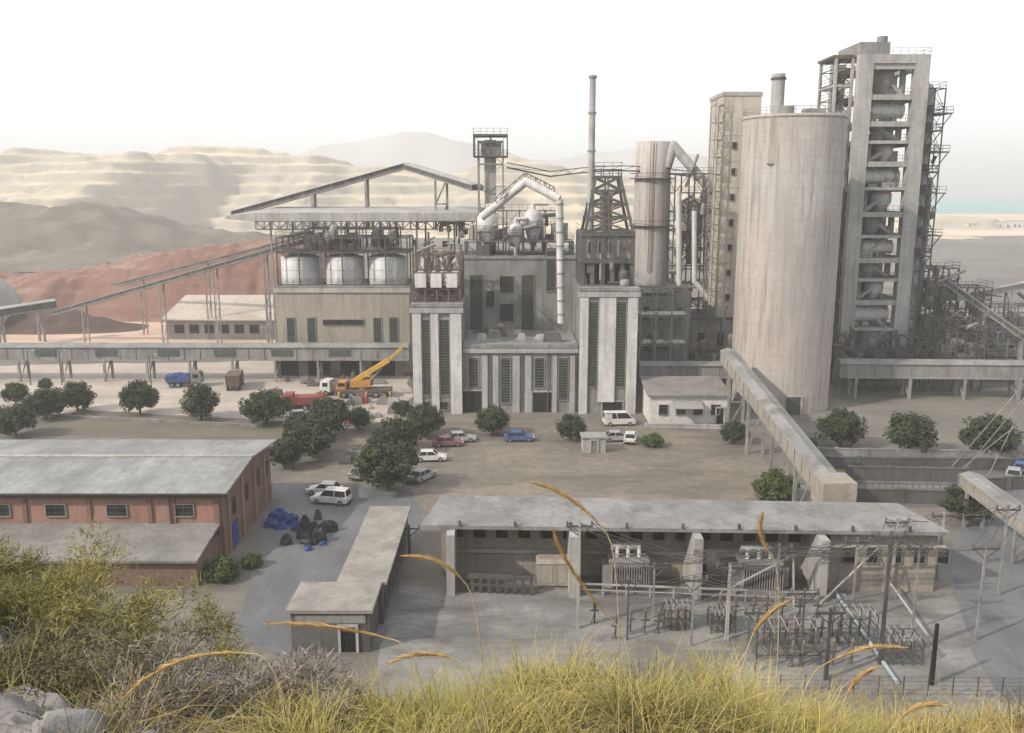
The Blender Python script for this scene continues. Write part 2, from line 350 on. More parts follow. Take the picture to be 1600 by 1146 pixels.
def fmt(x,y):
    h=0
    for a,z,w_ in ((-200,142,380),(60,90,260),(270,118,320),(500,70,200),(-1000,80,450)): h=max(h,z*math.exp(-((x-a)/w_)**2))
    return -4+h*math.exp(-((y-1850)/200)**2)*(1+.16*fr(x/160,y/160))
hf("far_mountain_hill",-1700,1100,1400,2300,110,36,fmt,M['far'])
def dhill(x,y):
    sx=260 if x<-250 else 66
    h=28*math.exp(-((x+250)/sx)**2)*math.exp(-((y-500)/62)**2)+9*math.exp(-((x+130)/90)**2)*math.exp(-((y-520)/45)**2)
    return -.6+h*(1+.12*fr(x/40,y/40))+3.0*fr(x/16,y/16)*min(1,h/6)
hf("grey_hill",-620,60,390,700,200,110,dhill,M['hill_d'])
def ore(x,y):
    top=9+11*sm((x+165)/95) 
    s=sm((y-(242+7*fr(x/26,1.3)))/24)*sm((330-y)/40)*sm((x+200)/30)*sm((-38-x)/26)
    r=1+.14*fr(x/18,y/16,4)
    h=top*s*r; q=3.4; k=math.floor(h/q); f=h/q-k
    return -.3+h*.72+(k+sm((f-.5)/.4))*q*.25+1.3*s*abs(fr(x/5,y/5,9))
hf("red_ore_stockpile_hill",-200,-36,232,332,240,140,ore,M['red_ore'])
hf("dark_spoil_hill",-175,-60,208,243,90,30,lambda x,y:-.2+5.5*sm((x+165)/25)*sm((-92-x)/30)*math.exp(-((y-233)/6)**2)*(1+.35*fr(x/7,y/7)),mat("brown_spoil",(.13,.085,.07),dark=.6,sc=.2,fine=1))
def slope(x,y):
    z=34.4-.62*max(y,-2)
    z+=1.85*math.exp(-((x-1.0)/3.3)**2-((y-10.3)/2.6)**2)
    z+=1.0*math.exp(-((x-7.5)/3.2)**2-((y-10.6)/2.4)**2)
    z+=2.9*math.exp(-((x+7.4)/3.1)**2-((y-12)/4.0)**2)
    z+=.9*math.exp(-((x+3.6)/1.6)**2-((y-8.5)/2.)**2)
    if x<-9: z+=1.3*min(1,(-9-x)/6)*math.exp(-((y-13)/8)**2)
    z+=.35*fr(x/1.5,y/1.5)*(1 if y<40 else .5)
    return max(z,-.8) if y<58 else -.8
hf("near_hillside",-60,60,-8,62,150,100,slope,M['slope'])
# ------------------------------------------------------------------ generic helpers
def louvre(par,x0,x1,z0,z1,y,slats=True,name="window",side=None):
    mb=MB(); t=.14 if slats else .1
    mb.cur=0; mb.box(x0-t,x0,y-.14,y+.02,z0-t,z1+t); mb.box(x1,x1+t,y-.14,y+.02,z0-t,z1+t); mb.box(x0,x1,y-.14,y+.02,z1,z1+t); mb.box(x0,x1,y-.2,y+.02,z0-t,z0)
    mb.cur=1; mb.box(x0,x1,y-.03,y+.01,z0,z1)
    n=max(2,int((z1-z0)/.45)) if slats else 2
    mb.cur=2 
    for i in range(n):
        z=z0+(z1-z0)*(i+.5)/n; h=(z1-z0)/n*.26 if slats else .025
        mb.box(x0,x1,y-.10,y-.035,z-h,z+h)
    if not slats: mb.box((x0+x1)/2-.025,(x0+x1)/2+.025,y-.11,y-.04,z0,z1)
    return part(par,name,mb,[M['conc'],M['glass'],M['louvre'] if slats else M['steel']])
def door(par,x0,x1,z0,z1,y,m='dark',name="door"):
    mb=MB(); mb.cur=0; mb.box(x0-.2,x0,y-.18,y+.02,z0,z1+.2); mb.box(x1,x1+.2,y-.18,y+.02,z0,z1+.2); mb.box(x0,x1,y-.18,y+.02,z1,z1+.2)
    mb.cur=1; mb.box(x0,x1,y-.04,y+.01,z0,z1)
    for i in range(1,4): mb.box(x0+(x1-x0)*i/4-.03,x0+(x1-x0)*i/4+.03,y-.07,y-.045,z0,z1)
    return part(par,name,mb,[M['conc_l'],M[m]])
def building(name,x0,x1,y0,y1,z1,wm,rm,label,cat,z0=0.0,parapet=.6,roofz=None,group=None):
    t=thing(name,((x0+x1)/2,(y0+y1)/2,z0),label,cat,group)
    part(t,"wall",MB().box(x0,x1,y0,y1,z0,z1),M[wm])
    mb=MB(); o=.15; 
    if parapet>0:
        mb.box(x0-o,x1+o,y0-o,y0+.3,z1,z1+parapet); mb.box(x0-o,x1+o,y1-.3,y1+o,z1,z1+parapet); mb.box(x0-o,x0+.3,y0+.3,y1-.3,z1,z1+parapet); mb.box(x1-.3,x1+o,y0+.3,y1-.3,z1,z1+parapet)
        mb.box(x0+.3,x1-.3,y0+.3,y1-.3,z1,z1+.1)
    else: mb.box(x0-.5,x1+.5,y0-.5,y1+.5,z1,z1+.3)
    part(t,"roof",mb,M[rm]); return t
def tangle(t,a,b,y0,y1,z0,z1,n,seed,mats=('steel','steel_l','conc','rust'),rmax=.4):
    r=random.Random(seed)
    for i in range(n):
        p=Vector((r.uniform(a,b),r.uniform(y0,y1),r.uniform(z0,z1))); m=M[r.choice(mats)]; k=r.random()
        if k<.4: part(t,"pipe",MB().cyl(p,(p.x,p.y,max(z0,p.z-r.uniform(1,5))),r.uniform(.1,rmax),n=8),m)
        elif k<.65: part(t,"pipe",MB().cyl(p,(min(b,p.x+r.uniform(1,5)),p.y,p.z+r.uniform(-.3,1.5)),r.uniform(.1,rmax),n=8),m)
        elif k<.85:
            w_=r.uniform(.4,1.3); part(t,"duct_box",MB().box(p.x,p.x+w_,p.y,p.y+w_,max(z0,p.z-1.2),p.z),m)
        else: part(t,"vessel",MB().lathe(p.x,p.y,[(.05,p.z+.7),(.7,p.z+.45),(.8,p.z),(.8,p.z-.9),(.15,max(z0,p.z-2.2))],14),m)
# ------------------------------------------------------------------ MAIN FACTORY
YF=142
xa,xb,_,zL=R(645,480,722,645,YF); xa=XZ(645,560,YF)[0]; xb=XZ(722,560,YF)[0]
xc,xd=XZ(905,560,YF)[0],XZ(995,560,YF)[0]; zR=XZ(950,455,YF)[1]; zM=XZ(800,545,YF)[1]
Ff=thing("factory_building",((xa+xd)/2,150,0),"grey concrete factory hall with white pilasters and tall louvred windows","factory building")
part(Ff,"wall",MB().box(xa,xb,YF,156,0,zL),M['fac']); part(Ff,"wall",MB().box(xc,xd,YF,157,0,zR),M['fac'])
part(Ff,"wall",MB().box(xb,xc,YF+.8,158,0,zM),M['fac'])
YB=158.0; bx0,bx1,_,zB=R(724,405,900,540,YB)
part(Ff,"wall",MB().box(bx0,bx1,YB,172,0,zB),M['conc'])
rf=MB()
for (x0,x1,y0,y1,z) in ((xa,xb,YF,156,zL),(xc,xd,YF,157,zR),(bx0,bx1,YB,172,zB)):
    rf.box(x0-.2,x1+.2,y0-.2,y1+.2,z,z+.5)
rf.box(xb+.2,xc-.2,YF+.5,YB,zM,zM+.55)
part(Ff,"roof",rf,M['conc'],split=True)
def pil(u0,u1,v0,v1,Y,proud=.35,m='pilaster'):
    x0,x1,z0,z1=R(u0,v0,u1,v1,Y); part(Ff,"pilaster",MB().box(x0,x1,Y-proud,Y+.05,max(0,z0),z1),M[m])
for u0,u1 in ((645.5,659),(674,686),(704,721.5)): pil(u0,u1,484,650,YF)
for u0,u1 in ((905.5,918),(935,961),(979,994.5)): pil(u0,u1,460,628 if u0>930 and u0<965 else 650,YF)
for u0,u1 in ((754,762),(770,779),(801,812),(820,830),(863,870),(890,898)): pil(u0,u1,556,650,YF+.8,.25,'conc_l')
for (u0,v0,u1,v1,Y) in ((661,500,672,618,YF),(688,500,702,618,YF),(920,472,933,605,YF),(963,472,977,605,YF),
    (733,560,747,606,YF+.8),(783,560,797,630,YF+.8),(836,560,850,606,YF+.8),(873,560,887,625,YF+.8),
    (735,430,754,522,YB),(815,430,834,522,YB),(854,392,868,455,YB)):
    x0,x1,z0,z1=R(u0,v0,u1,v1,Y); louvre(Ff,x0,x1,z0,z1,Y)
for (u0,v0,u1,v1,Y) in ((781,432,802,458,YB),(781,475,802,502,YB),(760,455,772,480,YB),(661,628,672,640,YF),(688,628,700,640,YF)):
    x0,x1,z0,z1=R(u0,v0,u1,v1,Y); louvre(Ff,x0,x1,z0,z1,Y,False)
for (u0,v0,u1,v1,Y) in ((723,611,753,650,YF+.8),(832,613,862,652,YF+.8),(941,628,972,652,YF)):
    x0,x1,z0,z1=R(u0,v0,u1,v1,Y); door(Ff,x0,x1,0.02,z1,Y)
for u in (765,815,856,900):
    x,_=XZ(u,600,YF+.8); part(Ff,"drainpipe",MB().cyl((x,YF+.6,0),(x,YF+.6,zM),.09,n=8),M['steel'])
mb=MB(); mb.box(xa-.3,xb+.3,YF-.5,YF-.35,zL-.9,zL-.1); mb.box(xc-.3,xd+.3,YF-.5,YF-.35,zR-.9,zR-.1); mb.box(xb+.1,xc-.1,YF+.35,YF+.5,zM-.8,zM-.1)
part(Ff,"cornice",mb,M['conc_l'],split=True)
rl=random.Random(77)
for i in range(12):
    x=rl.uniform(xb+2,xc-3); y=rl.uniform(YF+3,YB-3); h=rl.uniform(.5,1.6); w_=rl.uniform(.5,1.4)
    part(Ff,"roof_vent",MB().frus((x-w_,x+w_,y-w_*.6,y+w_*.6,zM+.55),(x-w_*.7,x+w_*.7,y-w_*.4,y+w_*.4,zM+.55+h)),M[rl.choice(['conc_l','steel','rust','conc'])])
t=thing("rooftop_filter_plant",((xa+xb)/2,148,zL+.5),"rusty steel frame with pale filter boxes on the roof","industrial machinery")
x0,x1,_,_=R(648,400,720,480,146); zs=[zL+.5]+[XZ(680,v,146)[1] for v in (450,425,398)]
part(t,"frame",MB().frame(x0,x1,144,154,zs,4,2,.28,True,True),M['rust'])
for i in range(3):
    mb=MB(); a=x0+(x1-x0)*(i+.12)/3; b=x0+(x1-x0)*(i+.82)/3; mb.box(a,b,143.5,149,zs[1]+.3,zs[2]-.1); mb.frus((a,b,150,153,zs[2]),(a+.5,b-.5,150.5,152.5,zs[2]+2)); part(t,"filter_box",mb,M['white'])
part(t,"machine_housing",MB().box(x0+.3,x1-.3,145.4,153,zs[0]+.1,zs[1]-.4),M['conc_d'])
for i in range(5): part(t,"vent_pipe",MB().cyl((x0+1+i*1.5,151,zs[2]),(x0+1+i*1.5,151,zs[2]+random.uniform(2.5,5)),random.uniform(.2,.5),n=10),M['steel_l'])
tangle(t,x0,x1-1,146,153,zs[2],zs[3]+2,14,91)
t=thing("rooftop_elevator_house",((xc+xd)/2,150,zR+.5),"dark weathered two storey concrete frame above the tower","industrial structure")
x0,x1,_,_=R(907,365,991,455,145); z1=XZ(950,408,145)[1]; z2=XZ(950,366,145)[1]; zb=zR+.5
mb=MB(); mb.frame(x0+.3,x1-.3,145,155,[zb,z1,z2],5,2,.7,False,False); mb.box(x0,x1,144.4,155.6,z1-.35,z1+.35); mb.box(x0,x1,144.4,155.6,z2-.3,z2+.3)
part(t,"concrete_frame",mb,M['conc_d'])
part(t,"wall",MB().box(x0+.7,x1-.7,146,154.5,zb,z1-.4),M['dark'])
mb=MB(); mb.box(x0+.5,x1-.5,144.9,154.5,z1+.4,z2-.35); part(t,"upper_wall",mb,M['conc'])
for i in range(4):
    a=x0+1.2+i*(x1-x0-2)/4; louvre(t,a,a+.9,z1+1.2,z2-1.2,144.88,False)
part(t,"railing",MB().frame(x0,x1,144.4,155,[z2+.3],6,1,.08,False,True),M['steel'])
tangle(t,x0,x1-1,144.2,144.9,zb,z2+1,12,92,('steel','rust','steel_l'),.22)
t=thing("steel_lattice_tower",((x0+x1)/2,150,z2),"tapering steel lattice tower over the conveyor head","lattice tower")
mb=MB(); zt=XZ(950,280,148)[1]; zz=[z2+.3+(zt-z2)*k/4 for k in range(5)]
for k in range(5):
    f=k/4; e0=XZ(914+16*f,300,148)[0]; e1=XZ(988-20*f,300,148)[0]
    if k<4:
        g1=(k+1)/4; h0=XZ(914+16*g1,300,148)[0]; h1=XZ(988-20*g1,300,148)[0]
        for y,yy in ((146+f*1.5,146+g1*1.5),(153-f*1.5,153-g1*1.5)):
            mb.beam((e0,y,zz[k]),(h0,yy,zz[k+1]),.45); mb.beam((e1,y,zz[k]),(h1,yy,zz[k+1]),.45)
            mb.beam((e0,y,zz[k]),(h1,yy,zz[k+1]),.25); mb.beam((e1,y,zz[k]),(h0,yy,zz[k+1]),.25)
            mid=(e0+e1)/2; mb.beam((mid,y,zz[k]),((h0+h1)/2,yy,zz[k+1]),.25)
    for y in (146+f*1.5,153-f*1.5): mb.beam((e0-.3,y,zz[k]),(e1+.3,y,zz[k]),.4)
    for x in (e0,e1): mb.beam((x,146+f*1.5,zz[k]),(x,153-f*1.5,zz[k]),.25)
part(t,"lattice_frame",mb,M['steel'])
a0,a1=XZ(938,300,149)[0],XZ(957,300,149)[0]
part(t,"elevator_casing",MB().box(a0,a1,148.5,150,z2+.3,zz[3]),M['steel_l'])
mb=MB(); mb.frame(XZ(928,300,148)[0],XZ(970,300,148)[0],147.4,151.6,[zz[4],zz[4]+1.2],3,1,.14,True,True); part(t,"head_platform",mb,M['steel'])
cx=XZ(925,200,151)[0]; zt=XZ(925,118,151)[1]; t=thing("exhaust_chimney",(cx,151,zR),"tall thin pale metal chimney rising from the roof","chimney")
mb=MB(); mb.cyl((cx,151,zR),(cx,151,zt),.6,.5,n=16); part(t,"stack",mb,M['conc_l'])
for z in (zt-.4,zt-6,zt-12): part(t,"collar",MB().cyl((cx,151,z),(cx,151,z+.3),.7,n=16),M['steel_l'])
t=thing("overhead_duct",(XZ(822,285,150)[0],150,zB),"white inverted V shaped duct dropping down to the roof","duct")
p=[P3(752,340,156),P3(768,328,156),P3(822,284,152),P3(874,312,150),P3(877,505,150)]
mb=MB(); mb.tube(p[:4],.7,12); mb.tube([p[3],p[4]],.62,12); part(t,"pipe",mb,M['duct'])
for k in range(9):
    q=p[3].lerp(p[4],k/9+.03); part(t,"flange",MB().cyl(q,q-Vector((0,0,.25)),.72,n=12),M['steel_l'])
mb=MB(); mb.truss(P3(775,318,154),P3(820,280,154),1.0,1.6,6,.1); mb.truss(P3(822,280,154),P3(866,302,154),1.0,1.6,6,.1); part(t,"walkway",mb,M['steel'])
for (u,v,r,Y) in ((762,352,1.9,162),(833,346,1.7,162),(806,362,1.2,160)):
    c=P3(u,v,Y); t=thing("cyclone_separator",(c.x,Y,zB),"pale metal cyclone separator with conical base","cyclone",group="cyclones on the factory roof")
    mb=MB(); mb.lathe(c.x,Y,[(.1,c.z+r*1.3),(r*.6,c.z+r*1.15),(r,c.z+r*.7),(r,c.z-r*.5),(.35,zB+1.6),(.35,zB+.3)],20); part(t,"shell",mb,M['tank'])
    mb=MB(); mb.frame(c.x-r,c.x+r,Y-r,Y+r,[zB+.4,c.z-r*.6],1,1,.2,True,True); part(t,"support_frame",mb,M['steel'])
    mb=MB(); mb.tube([(c.x,Y,c.z+r*1.2),(c.x,Y,c.z+r*1.8),(c.x+r*1.6,Y+.5,c.z+r*1.8)],.35,10); part(t,"outlet_pipe",mb,M['duct'])
t=thing("rooftop_steelwork",((bx0+bx1)/2,164,zB+.5),"grey steel platforms, ducts and hoppers on the roof","industrial steelwork")
z3=XZ(800,378,162)[1]
part(t,"platform_frame",MB().frame(bx0+.3,bx1-.5,160,171,[zB+.5,z3],8,2,.22,True,True),M['steel'])
part(t,"platform_deck",MB().box(bx0+.2,bx1-.4,160.2,171,z3+.12,z3+.2),M['steel_l'])
part(t,"upper_frame",MB().frame(bx0+3,bx1-3,163,170,[z3+.2,z3+3,z3+5.4],6,1,.16,True,True),M['steel'])
mb=MB()
for i in range(26):
    x=random.uniform(bx0+1,bx1-2); y=random.uniform(161,169); h=random.uniform(.8,3.6); mb.box(x,x+random.uniform(.6,2),y,y+1.5,z3+.2,z3+h)
for i,q in enumerate(mb.pieces()): part(t,"machine_box",q,M[('conc','steel','conc_l','rust')[i%4]])
tangle(t,bx0+1,bx1-2,160,164,z3,z3+4.5,24,93)
mb=MB(); mb.box(XZ(745,400,159)[0],XZ(765,400,159)[0],158.6,160,zB+.5,XZ(750,383,159)[1]); mb.box(XZ(852,400,158.9)[0],XZ(872,400,158.9)[0],158.4,159.6,zB-3,XZ(750,388,159)[1]); part(t,"hopper",mb,M['conc_d'],split=True)
t=thing("bucket_elevator_tower",(XZ(767,300,172)[0],172,0),"slender steel lattice elevator tower with platform head","elevator tower")
x0,x1,_,zt=R(748,222,786,340,172)
mb=MB(); mb.frame(x0,x1,170,174,[16+ (zt-16)*k/7 for k in range(8)],1,1,.26,True,False,base=0); part(t,"lattice_frame",mb,M['steel_l'])
mb=MB(); mb.box(x0+1.1,x1-1.3,171,173,10,zt+.3); part(t,"casing",mb,M['conc_l'])
zz=XZ(767,245,172)[1]
mb=MB(); mb.frame(x0-.8,x1+.8,169.3,174.7,[zz,zt+1.2],2,1,.2,True,True); mb.box(x0-.9,x1+.9,169.2,174.8,zz-.15,zz); mb.box(x0-.9,x1+.9,169.2,174.8,zt+.9,zt+1.1); part(t,"head_platform",mb,M['steel'])
part(t,"head_box",MB().box(x0+.5,x1-.3,170.6,173.6,zz+.1,zt-.3),M['conc'])
# ------------------------------------------------------------------ BUNKER BUILDING with tanks
Y=172; x0,x1,z0,z1=R(432,450,640,540,Y)
t=building("bunker_building",x0,x1,Y,186,z1,'beige','conc',"beige rendered bunker hall with narrow windows below three tanks","industrial building",parapet=.4)
for u in (455,487,590,615): 
    a,b,c,d=R(u-6,497,u+6,535,Y); louvre(t,a,b,c,d,Y)
a,b,c,d=R(505,500,568,508,Y); louvre(t,a,b,c,d,Y,False); 
for u in (450,500,550,600):
    a,b,c,d=R(u-18,575,u+18,600,Y); door(t,a,b,.02,4.2,Y,name="door")
part(t,"cornice",MB().box(x0-.2,x1+.2,Y-.3,Y+.1,z1-.9,z1-.05),M['conc_l'])
for u in (470,539,606):
    c=XZ(u,430,177)[0]; zt=XZ(u,402,177)[1]
    q=thing("storage_tank",(c,177,z1),"silvery cylindrical storage tank standing on the bunker roof","tank",group="silvery tanks on the bunker hall")
    mb=MB(); mb.lathe(c,177,[(3.7,z1+.1),(3.7,zt),(3.5,zt+.2),(.3,zt+1.0),(.01,zt+1.02)],36); part(q,"shell",mb,M['tank'])
    for k in range(3): part(q,"hoop",MB().lathe(c,177,[(3.72,z1+1.2+k*2),(3.76,z1+1.25+k*2),(3.76,z1+1.32+k*2),(3.72,z1+1.37+k*2)],36),M['tank'])
ztk=XZ(500,400,174)[1]; zc=XZ(500,350,174)[1]
t=thing("tank_gantry",((x0+x1)/2,178,z1),"dark steel gantry with walkways above the tanks","steel gantry")
mb=MB(); mb.frame(x0+.4,x1-.3,173,183,[z1+.5,ztk+.6,(ztk+zc)/2+.4],6,2,.24,False,True); part(t,"frame",mb,M['steel'])
mb=MB(); mb.box(x0+.3,x1-.3,173.2,183,ztk+.7,ztk+.85); mb.frame(XZ(480,400,175)[0],XZ(620,400,175)[0],174,182,[ztk+.8,zc-1],5,2,.2,True,True); part(t,"walkway",mb,M['steel'])
mb=MB()
for i in range(20):
    x=random.uniform(x0+3,x1-2); mb.box(x,x+random.uniform(.5,2.2),176,180,ztk+.9,ztk+random.uniform(1.5,4.5))
part(t,"conveyor_drive",mb,M['conc_d'],split=True)
tangle(t,x0+2,x1-2,174,176,ztk+.9,zc,22,94,('steel','steel','conc','rust'))
ya,yb=176,196; xl=XZ(398,338,ya)[0]; xr=XZ(762,338,ya)[0]; za=XZ(500,345,ya)[1]; zb_=XZ(500,331,ya)[1]
t=thing("conveyor_canopy",((xl+xr)/2,186,0),"long pale flat canopy roof carried on thin columns","canopy")
mb=MB(); xt=XZ(352,338,ya)[0]
mb.add([(xt,ya,za+.3),(xl,ya,za-.2),(xr,ya,za),(xr,ya,zb_-.2),(xl,ya,zb_-.2),(xt,ya,za+.9),(xt,yb,za+.3),(xl,yb,za-.2),(xr,yb,za),(xr,yb,zb_+.6),(xl,yb,zb_+.6),(xt,yb,za+.9)],
 [(0,1,4,5),(1,2,3,4),(5,4,10,11),(4,3,9,10),(0,6,7,1),(1,7,8,2),(2,8,9,3),(6,0,5,11),(6,11,10,7),(7,10,9,8)])
part(t,"roof",mb,M['conc_l'])
mb=MB()
for u in (420,475,530,573,600,650,700,745):
    x=XZ(u,345,ya)[0]; 
    if not(x0<x<x1): mb.beam((x,ya+1,0),(x,ya+1,za),.35)
    else: mb.beam((x,ya+8,z1),(x,ya+8,za),.35)
    mb.beam((x,yb-1,0),(x,yb-1,za),.35)
part(t,"column",mb,M['steel_l'],split=True)
part(t,"truss",MB().truss((xl,ya+.6,za-1.7),(xr,ya+.6,za-1.7),1.5,1.2,30,.13),M['steel'])
tangle(t,XZ(640,360,178)[0],XZ(745,360,178)[0],177,182,20,za,20,95)
def gallery(name,a,b,w,h,wallm,roofm,label,cat,legs=(),legz=0,sides=True,group=None,legw=.45):
    a=Vector(a);b=Vector(b); t=thing(name,tuple(((a+b)/2).xy)+(legz,),label,cat,group)
    d=(b-a); r=Vector((-d.y,d.x,0)).normalized()*w/2; up=Vector((0,0,h))
    mb=MB(); mb.add([a-r,a+r,b+r,b-r,a-r+up,a+r+up,b+r+up,b-r+up],[(0,1,2,3),(4,7,6,5),(0,3,7,4),(1,5,6,2),(0,4,5,1),(3,2,6,7)]); part(t,"casing",mb,wallm)
    r2=r*1.18; pk=up*1.28
    mb=MB(); mb.add([a-r2+up*1.01,a+up*.0+pk,a+r2+up*1.01,b-r2+up*1.01,b+pk,b+r2+up*1.01],[(0,3,4,1),(1,4,5,2),(0,1,2),(3,5,4),(0,2,5,3)]); part(t,"roof",mb,roofm)
    mb=MB(); n=max(2,int(d.length/3)); rr=r*1.02
    for i in range(n+1):
        p=a+d*(i/n)
        for s_ in (-1,1): mb.beam(p+rr*s_,p+rr*s_+up,.14)
    for s_ in (-1,1): mb.beam(a+rr*s_,b+rr*s_,.22); mb.beam(a+rr*s_+up,b+rr*s_+up,.16)
    part(t,"rib",mb,M['steel_l'])
    for f in legs:
        p=a+d*f; mb=MB()
        mb.beam((p.x-r.x,p.y-r.y,legz),p-r,legw); mb.beam((p.x+r.x,p.y+r.y,legz),p+r,legw)
        k=max(1,int((p.z-legz)/4))
        for i in range(k):
            za_=legz+(p.z-legz)*i/k; zb2=legz+(p.z-legz)*(i+1)/k
            mb.beam((p.x-r.x,p.y-r.y,za_),(p.x+r.x,p.y+r.y,zb2),legw*.45); mb.beam((p.x-r.x,p.y-r.y,zb2),(p.x+r.x,p.y+r.y,zb2),legw*.5)
        part(t,"support_leg",mb,M['steel_l'])
    return t
gallery("inclined_conveyor",P3(365,338,192),P3(632,264,192),3,1.0,M['steel'],M['conc_l'],"long sloping covered conveyor rising over the canopy","conveyor",(.47,.78),28)
gallery("inclined_conveyor",P3(637,264,192),P3(746,298,176),3,1.0,M['steel'],M['conc_l'],"short covered conveyor sloping down to the elevator tower","conveyor",(.5,),28)
gallery("inclined_conveyor",P3(85,492,212),P3(505,372,196),1.8,.8,M['steel'],M['conc'],"long low conveyor climbing past the red ore heaps","conveyor",(.12,.42,.62,.8),0,legw=.25)
gallery("inclined_conveyor",P3(180,448,225),P3(480,372,205),1.4,.6,M['steel'],M['rust'],"narrow rusty conveyor running above the ore heaps","conveyor",(.15,.5,.8),0,legw=.25)
t=gallery("elevated_gallery",(-150,168,4.2),(XZ(640,550,168)[0],168,4.2),3.2,2.4,M['conc'],M['conc'],"long horizontal grey conveyor gallery on concrete posts","conveyor gallery",[.0+.062*i for i in range(1,16)],0,legw=.4)
for u in (70,165,262,350,440,530): 
    a=XZ(u,545,166.3)[0]; part(t,"ventilation_louvre",MB().box(a-2,a+2,166.25,166.35,5,6.2),M['louvre'])
gallery("elevated_gallery",(XZ(1308,585,154)[0],154,3.8),(150,150,3.8),3.2,2.4,M['conc'],M['conc'],"long horizontal grey conveyor gallery on concrete posts beside the silo","conveyor gallery",[.03+.1*i for i in range(10)],0,legw=.4)
gallery("elevated_gallery",(XZ(998,575,150)[0],150,4.6),(XZ(1150,580,150)[0],150,4.6),3,2.0,M['conc'],M['conc'],"short grey conveyor gallery between hall and silo","conveyor gallery",(.1,.5,.9),0)
xx0,xx1=GP(268,528)[0],GP(432,528)[0]; Y=215
t=thing("long_shed",((xx0+xx1)/2,226,0),"low storage shed with pale gently sloping roof","shed")
part(t,"wall",MB().box(xx0,xx1,Y,240,0,4.6),M['conc_l'])
mb=MB(); mb.add([(xx0-1,Y-1,4.7),(xx1+1,Y-1,4.7),(xx1+1,232,8.6),(xx0-1,232,8.6),(xx0-1,244,5),(xx1+1,244,5),(xx0-1,Y-1,5),(xx1+1,Y-1,5),(xx1+1,232,8.9),(xx0-1,232,8.9)],[(0,1,7,6),(6,7,8,9),(9,8,5,4),(0,6,9,3),(0,3,4),(1,5,8,7)]); part(t,"roof",mb,mat("shed_roof",(.60,.51,.43),dark=.8,sc=.1,fine=1,blot=(.2,.5,(.33,.28,.24),(1,1,1))))
for i in range(6):
    a=xx0+2+i*(xx1-xx0-4)/6; louvre(t,a,a+2.2,1.6,3.6,Y,False)
c=(-141,232); 
t=thing("storage_dome",(c[0],c[1],0),"pale domed storage hall beside the ore heaps","storage dome")
mb=MB(); mb.lathe(c[0],c[1],[(12,0),(12,5)]+[(12*math.cos(a*math.pi/16),5+10*math.sin(a*math.pi/16)) for a in range(1,8)]+[(.1,15)],40); part(t,"shell",mb,M['conc_l'])
mb=MB(); mb.lathe(c[0],c[1],[(12.3,4.8),(12.3,5.4),(11.8,5.4)],40); part(t,"ring_beam",mb,M['conc'])
gallery("inclined_conveyor",P3(-40,500,200),P3(85,480,215),2.4,1.6,M['conc_d'],M['conc_l'],"short grey conveyor beside the storage dome","conveyor",(.3,.8),0)
# ------------------------------------------------------------------ KILN AREA
c=XZ(1019,300,178)[0]; zt=XZ(1019,222,178)[1]
t=thing("kiln_stack",(c,178,0),"thick round beige concrete stack with platforms","chimney stack")
mb=MB(); mb.lathe(c,178,[(3.9,0),(3.5,zt-8),(3.3,zt),(3.0,zt),(3.0,zt-1.5)],36); part(t,"shaft",mb,M['silo'])
for z in (zt-7,zt-16): 
    mb=MB(); mb.lathe(c,178,[(3.4,z),(4.4,z),(4.4,z+.15),(3.4,z+.15)],36); mb.lathe(c,178,[(4.35,z+1),(4.42,z+1),(4.42,z+1.1),(4.35,z+1.1)],36); part(t,"platform",mb,M['steel'])
mb=MB(); mb.beam((c-1,174.2,20),(c-1,174.4,zt),.1); mb.beam((c-.4,174.2,20),(c-.4,174.4,zt),.1); part(t,"ladder",mb,M['steel'])
t=thing("gas_duct_structure",(XZ(1075,400,176)[0],176,0),"steel frame carrying large sloping gas ducts","industrial ductwork")
x0,x1,_,_=R(1048,270,1112,450,176)
zz=[10+ (XZ(1,272,176)[1]-10)*k/8 for k in range(9)]
part(t,"frame",MB().frame(x0,x1,173,181,zz,3,1,.25,True,True,base=0),M['steel'])
mb=MB(); mb.tube([P3(1042,262,176),P3(1052,228,176),P3(1106,292,174),P3(1106,470,174)],.95,14); part(t,"main_duct",mb,M['conc_l'])
part(t,"branch_duct",MB().tube([P3(1060,300,172),P3(1062,490,172),P3(1058,500,170),P3(1000,512,168)],.55,12),M['duct']); part(t,"branch_duct",MB().tube([P3(1085,330,172),P3(1085,440,172),P3(1110,470,172)],.5,10),M['duct'])
rd=random.Random(61)
for i in range(14):
    p=P3(rd.uniform(1050,1108),rd.uniform(290,440),172+rd.uniform(0,4)); part(t,"branch_duct",MB().cyl(p,p+Vector((rd.uniform(-3,3),0,rd.uniform(-6,6))),rd.uniform(.15,.5),n=8),M[rd.choice(['steel_l','conc','duct'])])
mb=MB(); mb.lathe((x0+x1)/2,177,[(.1,zz[6]+3),(2.2,zz[6]+2),(2.4,zz[6]-3),(.6,zz[5]-5),(.5,zz[4]-3)],20); part(t,"cyclone",mb,M['conc'])
tangle(t,x0,x1-1,172,176,14,zz[7],28,96)
t=thing("overhead_pipe_bridge",(XZ(980,275,176)[0],176,24),"thin pipe bridge curving between the stack and elevator tower","pipe bridge")
pts=[P3(792,262,174)]+[P3(860+i*22,278-9*math.sin(i/10*math.pi)+(-2),176) for i in range(11)]
mb=MB(); mb.tube(pts,.16,6); mb.tube([p+Vector((0,0,.9)) for p in pts],.1,6)
for p,q in zip(pts[:-1],pts[1:]): mb.beam(p,q+Vector((0,0,.9)),.08)
part(t,"pipe",mb,M['steel'])
